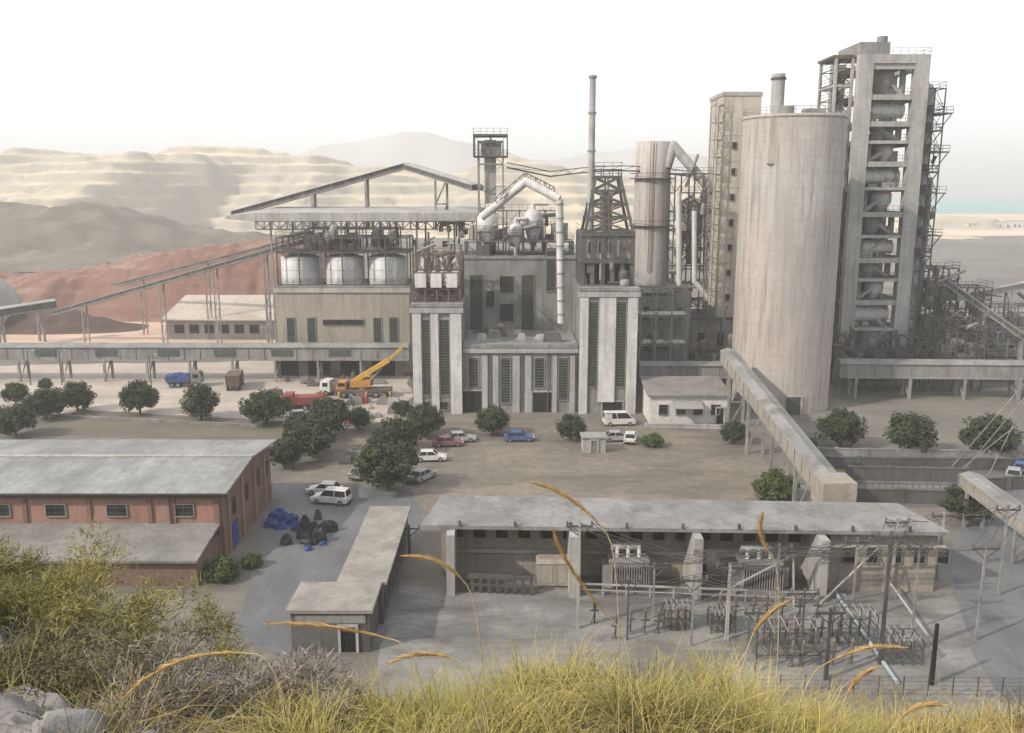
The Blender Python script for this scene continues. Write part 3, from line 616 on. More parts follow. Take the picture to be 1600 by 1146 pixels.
def blk(u0,v0,u1,v1,Y,dep,wm,label,wins=(),name="process_building"):
    a,b,_,z=R(u0,v0,u1,v1,Y); t=building(name,a,b,Y,Y+dep,z,wm,'conc_d',label,"industrial building",parapet=.5)
    for (p,q,r,s_) in wins: 
        e,f,g_,h=R(p,q,r,s_,Y); louvre(t,e,f,g_,h,Y,False)
    return t
blk(996,462,1052,600,160,12,'conc',"grey process building behind the main hall",[(1005,480,1015,500),(1025,480,1035,500),(1005,530,1015,550)])
blk(1052,455,1078,600,163,10,'conc',"narrow grey concrete process building",[(1060,480,1070,500)])
blk(1078,500,1150,600,166,12,'conc',"low grey concrete process building beside the silo",[(1090,520,1100,540),(1120,520,1130,540)])
blk(1000,440,1046,600,186,8,'conc',"grey process building behind the stack")
t=thing("pipe_rack",(XZ(1040,520,156)[0],156,0),"steel pipe rack with silver pipes beside the hall","pipe rack")
x0,x1,_,_=R(998,450,1070,560,157)
part(t,"frame",MB().frame(x0,x1,155,159,[4,9,14,XZ(1,452,157)[1]],3,1,.22,True,True,base=0),M['steel_l'])
for k in range(6): part(t,"pipe",MB().cyl((x0,155.3+k*.6,9.4),(x1,155.3+k*.6,9.4),.2,n=8),M['duct']); part(t,"pipe",MB().cyl((x0,155.3+k*.6,14.4),(x1,155.3+k*.6,14.4),.18,n=8),M['duct'])
tangle(t,x0,XZ(1140,520,157)[0],154.5,159,3,17,26,97)
Y=135.5; x0,x1,_,_=R(1015,610,1138,662,Y)
t=thing("office_building",((x0+x1)/2,140,0),"small single storey white office with pale roof","office")
part(t,"wall",MB().box(x0,x1,Y,144,0,4.4),M['white'])
part(t,"roof",MB().slab(x0-.4,x1+.4,Y-.5,144.5,4.4,5.4,.3),M['roofb'])
for k in range(4):
    a=x0+1.5+k*2.7; louvre(t,a,a+1.3,1.5,3.0,Y,False)
door(t,x1-1.8,x1-.7,.02,2.5,Y)
part(t,"awning",MB().slab(x0+3.5,x0+8,Y-2.4,Y-.02,2.9,3.6,.1),M['roofw'])
# ------------------------------------------------------------------ SILO
YS=149; c=XZ(1229,400,YS)[0]; Rr=(XZ(1317,400,YS)[0]-XZ(1157,400,YS)[0])/2*.95; zt=XZ(1237,182,YS-8)[1]
t=thing("concrete_silo",(c,YS,0),"huge round grey concrete silo streaked beige, with faint pink light in its colour","silo")
mb=MB(); mb.lathe(c,YS,[(Rr,0),(Rr,zt)],72); mb.lathe(c,YS,[(Rr,zt),(Rr+.07,zt),(Rr+.07,zt+.5),(Rr-.3,zt+.5),(Rr-.3,zt+.2),(.1,zt+.5)],72); part(t,"shell",mb,M['silo'])
mb=MB(); n=44
for k in range(n):
    a=2*math.pi*k/n;b=2*math.pi*(k+1)/n; p=Vector((c+Rr*math.cos(a),YS+Rr*math.sin(a),zt+.5)); q=Vector((c+Rr*math.cos(b),YS+Rr*math.sin(b),zt+.5))
    mb.beam(p,p+Vector((0,0,1.1)),.06); mb.beam(p+Vector((0,0,1.1)),q+Vector((0,0,1.1)),.06); mb.beam(p+Vector((0,0,.6)),q+Vector((0,0,.6)),.05)
part(t,"railing",mb,M['steel_l'])
a=math.radians(233); px,py=c+(Rr+.05)*math.cos(a),YS+(Rr+.05)*math.sin(a)
mb=MB(); mb.box(px-.9,px+.9,py-.15,py+.8,zt-7,zt-.1); part(t,"inspection_panel",mb,M['beige_l'])
part(t,"roof_vent",MB().cyl((c-2,YS-2,zt+.4),(c-2,YS-2,zt+2),1.2,n=16),M['conc']); part(t,"roof_hatch",MB().box(c+1,c+4,YS-3,YS,zt+.3,zt+1.6),M['conc'])
door(t,c-1.2,c+1.2,0.02,3,YS-Rr-.05,'steel')
cx=XZ(1215,150,166)[0]; zt2=XZ(1215,116,166)[1]; t=thing("exhaust_chimney",(cx,166,0),"round pale exhaust stack behind the silo","chimney")
mb=MB(); mb.cyl((cx,166,0),(cx,166,zt2),1.15,n=20); part(t,"stack",mb,M['conc_l']); part(t,"collar",MB().cyl((cx,166,zt2-1),(cx,166,zt2-.6),1.35,n=20),M['steel'])
YT=167; x0=XZ(1122,350,YT)[0];x1=XZ(1180,350,YT)[0]; zt=XZ(1150,150,YT)[1]
t=building("elevator_building",x0,x1,YT,178,zt,'beige_l','conc_l',"tall narrow pale beige elevator building behind the silo","industrial tower",parapet=.7)
for k in range(10): part(t,"floor_band",MB().box(x0-.06,x1+.06,YT-.06,YT+.2,4+k*4.6,4.3+k*4.6),M['beige_l'])
for k in range(9): louvre(t,x0+2,x0+2.7,6.3+k*4.6,7.4+k*4.6,YT,False)
x0s=XZ(1112,350,YT)[0]
t=thing("stair_tower",(x0s,168,0),"slim external steel stair tower on the beige building","stair tower")
mb=MB(); mb.frame(x0s-.3,x0-.1,166,170,[2+k*3.05 for k in range(17)],1,1,.14,True,True,base=0); part(t,"frame",mb,M['steel_l'])
blk(1086,560,1160,620,158,6,'conc',"low grey concrete annex at the silo foot")
# ------------------------------------------------------------------ PREHEATER TOWER
YP=163; YQ=178
X0=XZ(1345,90,YP)[0]-.1; X1=XZ(1455,90,YP)[0]
zt=XZ(1400,85,YP)[1]
t=thing("preheater_tower",((X0+X1)/2,170,0),"tall open concrete preheater tower with pale vessels on every floor","preheater tower")
cw=2.5
mb=MB()
for x in (X0,X1-cw):
    for y in (YP,YQ-1.6): mb.box(x,x+cw,y,y+1.6,0,zt)
part(t,"column",mb,M['conc_l'],split=True)
lev=[XZ(1400,v,YP)[1] for v in (600,558,515,472,438,406,370,334,295,255,222,192,150,102)]
mb=MB()
for i,z in enumerate(lev):
    th=.65 if i%2==1 or i>10 else .3
    mb.box(X0+cw,X1-cw,YP+.25,YP+1.2,z-th,z+.25); mb.box(X0+cw,X1-cw,YQ-1.2,YQ-.3,z-.6,z+.25)
    mb.box(X0+.3,X0+1.3,YP+1.6,YQ-1.6,z-.6,z+.25); mb.box(X1-1.3,X1-.3,YP+1.6,YQ-1.6,z-.6,z+.25)
mb.box(X0+cw,X1-cw,YP-.05,YP+1.6,zt-1.5,zt)
part(t,"beam",mb,M['conc_l'],split=True)
mb=MB()
for z in lev: mb.box(X0+cw-.4,X1-cw+.4,YP+1.2,YQ-1.2,z+.0,z+.22)
part(t,"floor_slab",mb,M['conc'],split=True)
part(t,"rear_wall",MB().box(X0+cw,X1-cw,YQ-.28,YQ-.1,0,lev[10]),M['conc_d'])
part(t,"side_wall",MB().box(X0+.5,X0+.9,YP+1.6,YQ-1.6,8,lev[10]-2),M['conc_d'])
mb=MB()
for i,z in enumerate(lev[:-1]):
    for h in (.5,1.1): mb.beam((X0+cw,YP+.3,z+.25+h),(X1-cw,YP+.3,z+.25+h),.06)
    for i in range(9): mb.beam((X0+cw+i*(X1-X0-2*cw)/8,YP+.3,z+.25),(X0+cw+i*(X1-X0-2*cw)/8,YP+.3,z+1.35),.05)
part(t,"railing",mb,M['steel'])
mx_=(X0+X1)/2; rp=random.Random(4)
for k in range(13):
    z=lev[k]+.25; h=lev[k+1]-lev[k]-.4; sgn=1 if k%2 else -1; r=min(2.1,h*.48)
    if k%3!=2: part(t,"cyclone",MB().lathe(mx_+sgn*.7,YP+3.6,[(.1,z+h*.98),(r*.7,z+h*.95),(r,z+h*.8),(r,z+h*.42),(.7,z+.02)],24),M['tank'] if k%2 else M['conc'])
    else: part(t,"drum",MB().cyl((X0+cw+.4,YP+3.4,z+h*.5),(X1-cw-.4,YP+3.4,z+h*.5),h*.33,n=20),M['duct'])
    part(t,"riser_duct",MB().cyl((mx_-sgn*2.6,YP+2.6,z),(mx_-sgn*2.6,YP+2.6,z+h),.55,n=12),M['conc'])
    part(t,"riser_duct",MB().cyl((mx_-sgn*2.4,YP+2.4,z+.2),(mx_+sgn*2.2,YP+2.6,z+h),.4,n=10),M['conc_l'])
    mb=MB(); 
    for _ in range(5):
        x=rp.uniform(X0+cw+.2,X1-cw-1.5); y=YP+1.8+rp.uniform(0,6); mb.box(x,x+rp.uniform(.5,1.5),y,y+1.4,z,z+rp.uniform(.6,h*.7))
    part(t,"machinery",mb,M[('conc','steel','conc_l')[k%3]],split=True)
z6=zt; part(t,"head_house",MB().box(X0+.3,X0+5.5,YP+1,YQ-3,z6,z6+2.2),M['conc']); part(t,"roof_vent",MB().cyl((X0+4.4,YP+2,z6+2.2),(X0+4.4,YP+2,z6+3.2),.9,n=14),M['conc'])
part(t,"top_railing",MB().frame(X0+5.6,X1-.1,YP+.1,YQ-.2,[z6],3,2,.07,False,True),M['steel_l'])
a0=XZ(1302,130,166)[0]; t=thing("tower_side_bay",(a0,170,0),"narrow open steel and concrete bay attached to the tower","tower bay")
zz1=XZ(1,90,166)[1]; zz0=XZ(1,178,166)[1]
mb=MB(); mb.frame(a0+.3,X0-.1,166,174,[2+k*(zz0-2)/8 for k in range(9)]+[(zz0+zz1)/2,zz1],1,1,.5,False,False,base=0); part(t,"concrete_frame",mb,M['conc_l'])
mb=MB(); mb.frame(a0+.4,X0-.2,166.3,173.7,[zz0,zz0+2.6,zz0+5.2,zz0+7.8],1,1,.2,True,True); mb.tube([(a0+1.4,169,8),(a0+1.4,169,zz0+6)],.6,12); part(t,"steelwork",mb,M['steel'])
part(t,"roof",MB().box(a0-.3,X0-.05,165.6,174.4,zz1,zz1+.4),M['rust'])
mb=MB(); mb.frame(a0+.6,X0-.3,165.2,172,[3+k*4 for k in range(12)],1,1,.18,True,True,base=0); part(t,"stair_frame",mb,M['steel'])
tangle(t,a0+.5,X0-1,166,170,5,zz1-2,26,98,('steel','conc_d','steel_l'))
t=thing("access_platform_tower",(X1+3,169,0),"open steel stair and platform tower with pale vertical pipe","access tower")
mb=MB(); zz=[3+k*3.6 for k in range(15)]; xe=X1+4.3
mb.frame(X1+.3,X1+4.0,165,171,zz,2,1,.2,True,True,base=0); part(t,"frame",mb,M['steel'])
for v in (178,205,238,270,302,335,368,400): 
    z=XZ(1480,v,166)[1]; e=5.4 if v in (178,238,302,368) else 3.8; mb=MB(); mb.box(X1+.2,X1+e,164.3,171,z-.12,z+.05); mb.frame(X1+.3,X1+e-.1,164.4,170.9,[z+.05],2,1,.08,False,True); mb.beam((X1+e,165,z-.1),(X1+e-2,165,z-3),.15); mb.box(X1+1,X1+2.2,165.5,168,z+.1,z+1.5); part(t,"platform",mb,M['steel'])
mb=MB(); mb.cyl((X1+1.7,167,6),(X1+1.7,167,XZ(1,140,168)[1]),1.25,n=16); mb.cyl((X1+1.7,167,XZ(1,140,168)[1]),(X1+1.7,167,XZ(1,131,168)[1]),1.25,.3,n=16); part(t,"vertical_duct",mb,M['pipe_b'])
part(t,"vertical_duct",MB().cyl((X1+4.0,168,4),(X1+4.0,168,38),.5,n=12),M['conc_l'])
tangle(t,X1+.5,X1+4,164.5,170,6,44,36,99)
rnd=random.Random(3)
for (u0,u1,v,Y,nx,nz,mm) in ((1445,1492,420,165,3,8,'steel'),(1480,1545,450,172,5,6,'steel'),(1535,1660,480,178,8,5,'steel_l'),(1450,1540,500,158,6,4,'steel'),(1540,1660,520,166,7,3,'steel_l'),(1320,1450,528,158,8,3,'steel')):
    a,b,_,_=R(u0,v,u1,560,Y); z=XZ(1,v,Y)[1]
    t=thing("process_steelwork",((a+b)/2,Y+3,0),"tangled dusty steel frames, pipes and hoppers","industrial steelwork",group="steel frames beside the preheater tower")
    part(t,"frame",MB().frame(a,b,Y,Y+6 if Y!=158 else Y+3.5,[3+(z-3)*k/nz for k in range(nz+1)],nx,1,.2,True,True,base=0),M[mm])
    for i in range(26):
        p=Vector((rnd.uniform(a,b),Y+rnd.uniform(0,3),rnd.uniform(3,z))); q=p+Vector((rnd.uniform(-5,5),rnd.uniform(-1,1),rnd.uniform(-4,4))); part(t,"pipe",MB().cyl(p,q,rnd.uniform(.12,.4),n=8),M[rnd.choice(['conc','steel_l','steel','rust'])])
    for i in range(9):
        mb=MB(); x=rnd.uniform(a,b-2); zz_=rnd.uniform(3,max(4,z-3)); mb.frus((x+.6,x+1.2,Y+1,Y+2,zz_-1.5),(x,x+2,Y+.3,Y+3,zz_)); mb.box(x,x+2,Y+.3,Y+3,zz_,zz_+1.2); part(t,"hopper",mb,M[rnd.choice(['conc','conc_d','conc'])])
gallery("inclined_conveyor",P3(1470,440,166),P3(1640,560,160),1.6,1.0,M['steel'],M['conc'],"sloping steel conveyor descending from the tower","conveyor",(.4,.75),0,legw=.3)
gallery("inclined_conveyor",P3(1490,470,172),P3(1700,430,185),1.6,1.0,M['steel_l'],M['conc_l'],"thin sloping conveyor crossing the steelwork","conveyor",(.4,.8),0,legw=.3)
for (u,v,wd,h) in ((1560,352,26,6),(1590,350,20,7),(1520,350,16,5),(1625,352,24,6)):
    x,_=XZ(u,v,820); t=building("coastal_house",x-wd*.3,x+wd*.3,820,832,h,'white','conc_l',"small pale building near the shore","house",parapet=.4,group="pale buildings near the shore")
    part(t,"window",MB().box(x-3,x-1.5,819.8,820.1,2,4),M['dark']); part(t,"window",MB().box(x+1,x+2.5,819.8,820.1,2,4),M['dark'])
for (u0,u1,Y) in ((1330,1500,190),(1500,1700,205)):
    a,_=XZ(u0,560,Y); b,_=XZ(u1,560,Y)
    building("low_store",a,b,Y,Y+10,7,'conc','conc_l',"low grey concrete store","store",parapet=.3)
t=gallery("inclined_conveyor",(34.5,141,8.8),(31.9,86,5.6),2.2,1.8,M['beige'],M['roofs'],"long beige enclosed conveyor sloping to the transformer house","conveyor",(.15,.4,.65,.85),0,legw=.35)
part(t,"end_house",MB().box(30.3,33.6,83.2,86.6,5.2,7.9),M['beige'])
# ------------------------------------------------------------------ TRANSFORMER HOUSE
t=thing("transformer_house",(15,78,0),"long low transformer house with weathered grey roof and open bays","electrical building",rot=0)
xs0,xs1=-7.7,38.3; YW=79.6; 
def skew(mb,k=-.036):
    mb.v=[(x,y+k*(x-5),z) for x,y,z in mb.v]; return mb
mb=MB().box(xs0+1,xs1-.5,YW,82,0,5.7); part(t,"wall",skew(mb),M['beige'])
mb=MB(); mb.add([(xs0-.6,76.2,5.8),(xs1+.6,76.2,5.8),(xs1-1.6,82.4,6.2),(xs0+.8,83,6.2),(xs0-.6,76.2,6.15),(xs1+.6,76.2,6.15),(xs1-1.6,82.4,6.6),(xs0+.8,83,6.6)],[(0,3,2,1),(4,5,6,7),(0,1,5,4),(1,2,6,5),(2,3,7,6),(3,0,4,7)]); part(t,"roof",skew(mb),M['roofs'])
for u,v in ((705,900),(895,930),(1085,945),(1275,945)):
    x=XZ(u,890,76)[0]; mb=MB().box(x-.36,x+.36,74.8,YW,0,5.75); part(t,"fire_wall",skew(mb),M['conc_l'])
x=XZ(1290,890,77)[0]; mb=MB().box(x,xs1,77.2,YW,0,5.75); part(t,"annex_wall",skew(mb),M['beige'])
for i in range(5):
    a=x+1.2+i*2.1; mb=MB(); mb.box(a,a+1.0,77.1,77.25,2.8,4.2); part(t,"window",skew(mb),M['glass'])
    mb=MB(); mb.box(a-.08,a,77.05,77.3,2.7,4.3); mb.box(a+1.0,a+1.08,77.05,77.3,2.7,4.3); mb.box(a,a+1.0,77.05,77.3,4.2,4.3); mb.box(a,a+1.0,77.05,77.3,2.7,2.8); part(t,"window_frame",skew(mb),M['conc'])
mb=MB()
for i in range(16):
    a=xs0+2.0+i*2.1
    if a<x-2: mb.box(a,a+1.1,YW-.1,YW+.05,3.7,4.6)
part(t,"ventilation_opening",skew(mb),M['dark'],split=True)
mb=MB(); mb.box(xs0+1.5,x,YW-.35,YW,2.3,2.6); part(t,"ledge",skew(mb),M['conc_l'])
mb=MB()
for i in range(9):
    px=xs0+3+i*5; mb.box(px-.12,px+.12,76.1,76.35,6.15,6.6)
part(t,"roof_bracket",skew(mb),M['steel'],split=True)
def transformer(loc,label):
    t=thing("power_transformer",loc,label,"transformer",group="power transformers in the open bays",local=True)
    mb=MB(); mb.box(-1.7,1.7,-1,1,.5,2.8); mb.box(-1.85,1.85,-1.1,1.1,2.8,2.95); part(t,"tank",mb,M['steel_l'])
    mb=MB()
    for i in range(16): mb.box(-1.65+i*.22,-1.57+i*.22,-1.7,-1.0,.7,2.6)
    part(t,"radiator",mb,M['steel_l'])
    for sx in (-1,1):
        mb=MB()
        for i in range(8): mb.box(min(sx*1.7,sx*2.4),max(sx*1.7,sx*2.4),-.9+i*.25,-.83+i*.25,.7,2.5)
        part(t,"radiator",mb,M['steel_l'])
    for i in range(3):
        mb=MB(); x=-1+i*1.0
        mb.cyl((x,0,2.95),(x,0,4.0),.09,n=8)
        for k in range(6): mb.cyl((x,0,3.05+k*.15),(x,0,3.12+k*.15),.2,.12,n=10)
        part(t,"bushing",mb,M['duct'])
    part(t,"conservator",MB().cyl((-1.5,.7,3.7),(1.2,.7,3.7),.38,n=14).beam((-1,.7,2.9),(-1,.7,3.6),.15).beam((.8,.7,2.9),(.8,.7,3.6),.15),M['conc_l'])
    part(t,"plinth",MB().box(-2.2,2.2,-1.5,1.5,0,.5),M['conc'])
    return t
t1=transformer((XZ(980,880,77.5)[0],77.0,0),"grey power transformer with radiator fins and white bushings")
clone(t1,(XZ(1180,885,77.5)[0],76.5,0),0,(1.05,1,1.0))
clone(t1,(XZ(1150,885,79)[0]-2.6,77.6,0),math.pi/2,(.6,.7,.8),"small grey transformer beside the larger one")
c=GP(865,918); t=thing("electrical_cabinet",(c[0],c[1],0),"beige metal electrical cabinet with sloping lid","cabinet")
mb=MB(); mb.box(c[0]-1.5,c[0]+1.5,c[1],c[1]+1.6,.15,2.3); part(t,"body",mb,M['conc_l']); part(t,"lid",MB().frus((c[0]-1.6,c[0]+1.6,c[1]-.1,c[1]+1.7,2.3),(c[0]-1.4,c[0]+1.4,c[1]+.3,c[1]+1.5,2.6)),M['beige'])
part(t,"door",MB().box(c[0]-1.3,c[0]-.1,c[1]-.04,c[1],.4,2.1),M['beige']); part(t,"door",MB().box(c[0]+.1,c[0]+1.3,c[1]-.04,c[1],.4,2.1),M['beige'])
def rail(p,q,n,h,label,name="guard_rail",m='conc_l',wd=.14):
    p=Vector((*p,0));q=Vector((*q,0)); t=thing(name,tuple((p+q)/2),label,"railing")
    for i in range(n+1): a=p.lerp(q,i/n); part(t,"post",MB().beam(a,a+Vector((0,0,h)),wd),M[m])
    part(t,"rail",MB().beam(p+Vector((0,0,h)),q+Vector((0,0,h)),wd*1.3),M[m]); part(t,"rail",MB().beam(p+Vector((0,0,h*.5)),q+Vector((0,0,h*.5)),wd*.8),M[m]); return t
rail(GP(905,930),GP(1278,945),10,1.1,"low white painted pipe rail in front of the bays",wd=.11)
rail(GP(725,925),GP(830,930),8,1.6,"short dark slatted barrier beside the cabinet",m='steel',wd=.28)
# ------------------------------------------------------------------ L SHAPED STORE
t=thing("low_store",(-13,75,0),"low L shaped store with flat felt roof","store")
mb=MB(); mb.box(-14.4,-10.8,69.8,88,0,3.4); mb.box(-17.4,-11.2,65.2,69.8,0,3.4); part(t,"wall",mb,M['conc_d'],split=True)
mb=MB(); mb.box(-14.7,-10.5,70.1,88.3,3.4,3.7); mb.box(-17.7,-10.9,64.9,70.1,3.4,3.7); part(t,"roof",mb,mat("store_roof",(.38,.35,.315),tint=(.30,.27,.245),sc=.3,fine=2,blot=(.4,.7,(.19,.175,.16),(1,1,1))),split=True)
mb=MB()
for i in range(7): mb.box(-10.82,-10.74,70.5+i*2.4,72+i*2.4,1.2,2.6)
part(t,"window",mb,M['glass'],split=True)
mb=MB(); mb.box(-17,-11.5,65.1,65.22,2.5,3.2); part(t,"fascia",mb,M['conc'])
door(t,-13.5,-12.3,.02,2.2,65.2)
# ------------------------------------------------------------------ BRICK BUILDING
t=thing("brick_warehouse",(-42,92,0),"dusty red brick warehouse with grey sheet roof and lean-to","warehouse")
bx=-28.4; bl=-75; YA=83.5; YB2=101
part(t,"wall",MB().box(bl,bx-.3,YA,YB2,0,6.7),M['brick'])
mb=MB(); mb.add([(bx,YA,0),(bx,YB2,0),(bx,YB2,6.8),(bx,92,7.6),(bx,YA,6.8),(bx-.3,YA,0),(bx-.3,YB2,0),(bx-.3,YB2,6.8),(bx-.3,92,7.6),(bx-.3,YA,6.8)],[(0,1,2,3,4),(5,9,8,7,6),(0,4,9,5),(1,6,7,2),(4,3,8,9),(3,2,7,8)]); part(t,"gable_wall",mb,M['brick_s'])  # shade of the gable side is put into the browner brick colour
mb=MB(); o=.7
mb.add([(bl,YA-o,6.85),(bx+o,YA-o,6.85),(bx+o,92,7.75),(bl,92,7.75),(bx+o,YB2+o,6.85),(bl,YB2+o,6.85),(bl,YA-o,7.05),(bx+o,YA-o,7.05),(bx+o,92,7.95),(bl,92,7.95),(bx+o,YB2+o,7.05),(bl,YB2+o,7.05)],
 [(0,1,7,6),(6,7,8,9),(9,8,10,11),(4,5,11,10),(1,2,8,7),(2,4,10,8),(0,3,2,1),(3,5,4,2)]); part(t,"roof",mb,M['roofg'])
part(t,"ridge_cap",MB().box(bl,bx+o,91.7,92.3,7.93,8.08),M['conc_l'])
part(t,"gutter",MB().cyl((bl,YA-o-.1,6.85),(bx+o,YA-o-.1,6.85),.14,n=8),M['dark'])
for u in (-55,0,87,183,287):
    x=XZ(u,795,YA)[0]; z=XZ(u,797,YA)[1]; louvre(t,x-.95,x+.95,z-.6,z+.55,YA,False)
for u in (-10,40,140,235,272,340):
    x=XZ(u,800,YA)[0]; part(t,"pilaster",MB().box(x-.22,x+.22,YA-.18,YA+.02,2.6,6.6),M['brick_s'])
part(t,"drainpipe",MB().cyl((XZ(267,800,YA)[0],YA-.25,2.6),(XZ(267,800,YA)[0],YA-.25,6.8),.09,n=8),M['steel'])
part(t,"string_course",MB().box(bl,bx-.02,YA-.1,YA+.01,6.2,6.5),M['brick_s'])
for y in (87,91.5,96,99.5):
    part(t,"window",MB().box(bx-.02,bx+.06,y-.5,y+.5,3.4,5.2),M['glass'])
for y in (85,89.5,94,98): part(t,"pilaster",MB().box(bx-.02,bx+.2,y-.2,y+.2,0,6.3),M['brick'])
part(t,"door",MB().box(bx-.02,bx+.1,85.8,87.6,0.02,2.7),M['tarp'],label="blue painted double door")
part(t,"canopy_roof",MB().slab(bl,bx-.3,76.6,YA-.02,2.5,3.5,.25),M['roofb'])
part(t,"lean_to_wall",MB().box(bl,bx-.6,77.2,YA-.02,0,2.55),M['brick_s'])
# ------------------------------------------------------------------ TREES
def crown(seed,n=6000,leaf=.026,flat=.84,core=True,ncl=60):
    r=random.Random(seed); mb=MB(); cl=[]
    for i in range(ncl):
        a=r.uniform(0,2*math.pi); zz=r.uniform(-.8,1); rr=math.sqrt(max(0,1-zz*zz)); k=r.uniform(.62,.9)
        cl.append((Vector((rr*math.cos(a)*k*.5,rr*math.sin(a)*k*.5,zz*k*.5*flat)),r.uniform(.09,.15)))
    for i in range(n):
        if i%6==0: c,s=Vector((0,0,0)),.34
        else: c,s=cl[r.randrange(len(cl))]
        d=Vector((r.gauss(0,1),r.gauss(0,1),r.gauss(0,1))).normalized(); p=c+d*s*r.uniform(.55,1.08)
        nn=(d+Vector((r.gauss(0,.5),r.gauss(0,.5),r.gauss(0,.5)+.3))).normalized(); u=nn.orthogonal().normalized(); v=nn.cross(u); an=r.uniform(0,6.28)
        u,v=u*math.cos(an)+v*math.sin(an),v*math.cos(an)-u*math.sin(an); l=leaf*r.uniform(.6,1.5)*(1.6 if i%6==0 else 1)
        mb.add([p-u*l,p+v*l*.6,p+u*l,p-v*l*.6],[(0,1,2,3)])
    return mb
def make_tree(seed,leafm,label,cat="tree",bush=False):
    t=thing("bush" if bush else "tree",(0,0,0),label,cat,local=True)
    r=random.Random(seed+50); tr=MB(); ch=.38 if bush else .50
    tr.cyl((0,0,-.02),(.01,0,ch*.55),.035,.026,n=8)
    for i in range(7):
        a=i*.9+r.random(); e=Vector((math.cos(a)*.3,math.sin(a)*.3,ch+r.uniform(-.05,.22))); mm=Vector((math.cos(a)*.1,math.sin(a)*.1,ch*.75))
        tr.cyl((0,0,ch*.5),mm,.02,.014,n=6); tr.cyl(mm,e,.014,.005,n=5)
    part(t,"trunk",tr,M['wood'])
    cb=crown(seed); cb.v=[(x,y,z+ch) for x,y,z in cb.v]; part(t,"crown",cb,leafm); return t
protos=[make_tree(s,M['leafA'],"dark green round crowned street tree in the works yard") for s in (1,2,3,4)]
for p in protos: p["group"]="round crowned trees in the works yard"
bush=make_tree(9,M['leafB'],"bright green leafy bush growing in dusty ground","bush",True)
TR=[(25,633,40),(72,611,24),(122,643,52),(72,656,62),(25,682,64),(219,648,58),(314,656,62),(417,664,68),(515,684,72),(490,716,84),(470,700,60),(445,733,54),(607,768,94),(622,708,70),(600,722,56),(665,684,62),(628,652,32),(770,680,56),(892,690,50),(1147,694,44),(1310,700,70),(1420,708,74),(1545,711,78),(1510,816,74),(560,672,38)]
rt=random.Random(12); used=[False]*4
for i,(u,v,d) in enumerate(TR):
    x,y=GP(u,v); s=d*math.hypot(y,HC)*1.04/F; k=i%4; sc=(s*rt.uniform(.92,1.1),s*rt.uniform(.92,1.1),s*rt.uniform(.82,1.0))
    if not used[k]: o=protos[k]; used[k]=True; o.location=(x,y,0); o.scale=sc; o.rotation_euler[2]=rt.uniform(0,6)
    else: clone(protos[k],(x,y,0),rt.uniform(0,6),sc)
x,y=GP(1210,782); s=74*math.hypot(y,HC)/F; bush.location=(x,y,0); bush.scale=(s,s,s*.8)
for (u,v,d) in ((1020,698,38),(1335,732,26),(1262,700,30),(348,905,60),(395,885,36),(1290,728,26),(1440,742,24)):
    x,y=GP(u,v); s=d*math.hypot(y,HC)/F; clone(bush,(x,y,0),rt.uniform(0,6),(s,s,s*.7))
# ------------------------------------------------------------------ VEHICLES
def wheels(t,xs,W,r=.33,wd=.22):
    for x in xs:
        for s_ in (-1,1):
            mb=MB(); y=s_*(W/2-.1); mb.cyl((x,y-wd/2,r),(x,y+wd/2,r),r,n=18); mb.cur=1; mb.cyl((x,y-wd/2-.01,r),(x,y+wd/2+.01,r),r*.58,n=14); part(t,"wheel",mb,[M['tyre'],M['rim']])
def car(loc,rot,pm,label,kind='car',cat="car",name="parked_car",group="cars parked in the works yard"):
    t=thing(name,(loc[0],loc[1],.03),label,cat,group,rot=rot,local=True)
    if kind=='car': Lh,W,belt,roof=2.15,1.76,.92,1.45; cab=(-1.75,.95,-1.25,.35)
    elif kind=='suv': Lh,W,belt,roof=2.3,1.86,1.05,1.78; cab=(-2.2,1.05,-2.0,.55)
    else: Lh,W,belt,roof=2.5,1.9,1.15,2.1; cab=(-2.45,1.95,-2.35,1.15)
    hood=belt-.06 if kind!='van' else belt
    pr=[(-Lh,.35),(-Lh,.75),(-Lh+.05,belt-.02),(cab[0],belt),(cab[1],belt),(Lh-.35,hood-.12),(Lh-.03,hood-.3),(Lh,.5),(Lh-.05,.28),(-Lh+.1,.28)]
    pr=list(reversed(pr)); mb=MB(); mb.ext(pr,-W/2,W/2,.09); part(t,"body",mb,pm)
    mb=MB(); i=.1; mb.frus((cab[0],cab[1],-W/2+.08,W/2-.08,belt-.01),(cab[2],cab[3],-W/2+.24,W/2-.24,roof-.05)); part(t,"window",mb,M['glass'])
    mb=MB(); mb.frus((cab[2]-.04,cab[3]+.04,-W/2+.2,W/2-.2,roof-.05),(cab[2]+.08,cab[3]-.1,-W/2+.3,W/2-.3,roof+.02))
    for s_ in (-1,1):
        for (xb_,xt_) in ((cab[0],cab[2]),(cab[1],cab[3]),((cab[0]+cab[1])/2-.1,(cab[2]+cab[3])/2)):
            mb.beam((xb_,s_*(W/2-.085),belt),(xt_,s_*(W/2-.235),roof-.04),.09)
        if kind=='van': mb.beam((cab[0]+1.2,s_*(W/2-.11),belt+.4),(cab[0]+.1,s_*(W/2-.11),belt+.4),.04,.8)
    part(t,"roof",mb,pm)
    wheels(t,(-Lh*.62,Lh*.62),W)
    for s_ in (-1,1):
        part(t,"headlight",MB().box(Lh-.12,Lh+.01,s_*W*.36-.16,s_*W*.36+.16,.58,.74),M['lamp']); part(t,"tail_light",MB().box(-Lh-.02,-Lh+.08,s_*W*.4-.1,s_*W*.4+.1,.65,.85),M['lamp_r'])
    part(t,"bumper",MB().box(Lh-.08,Lh+.06,-W*.45,W*.45,.3,.48),M['p_dark']); part(t,"bumper",MB().box(-Lh-.06,-Lh+.08,-W*.45,W*.45,.3,.48),M['p_dark'])
    return t
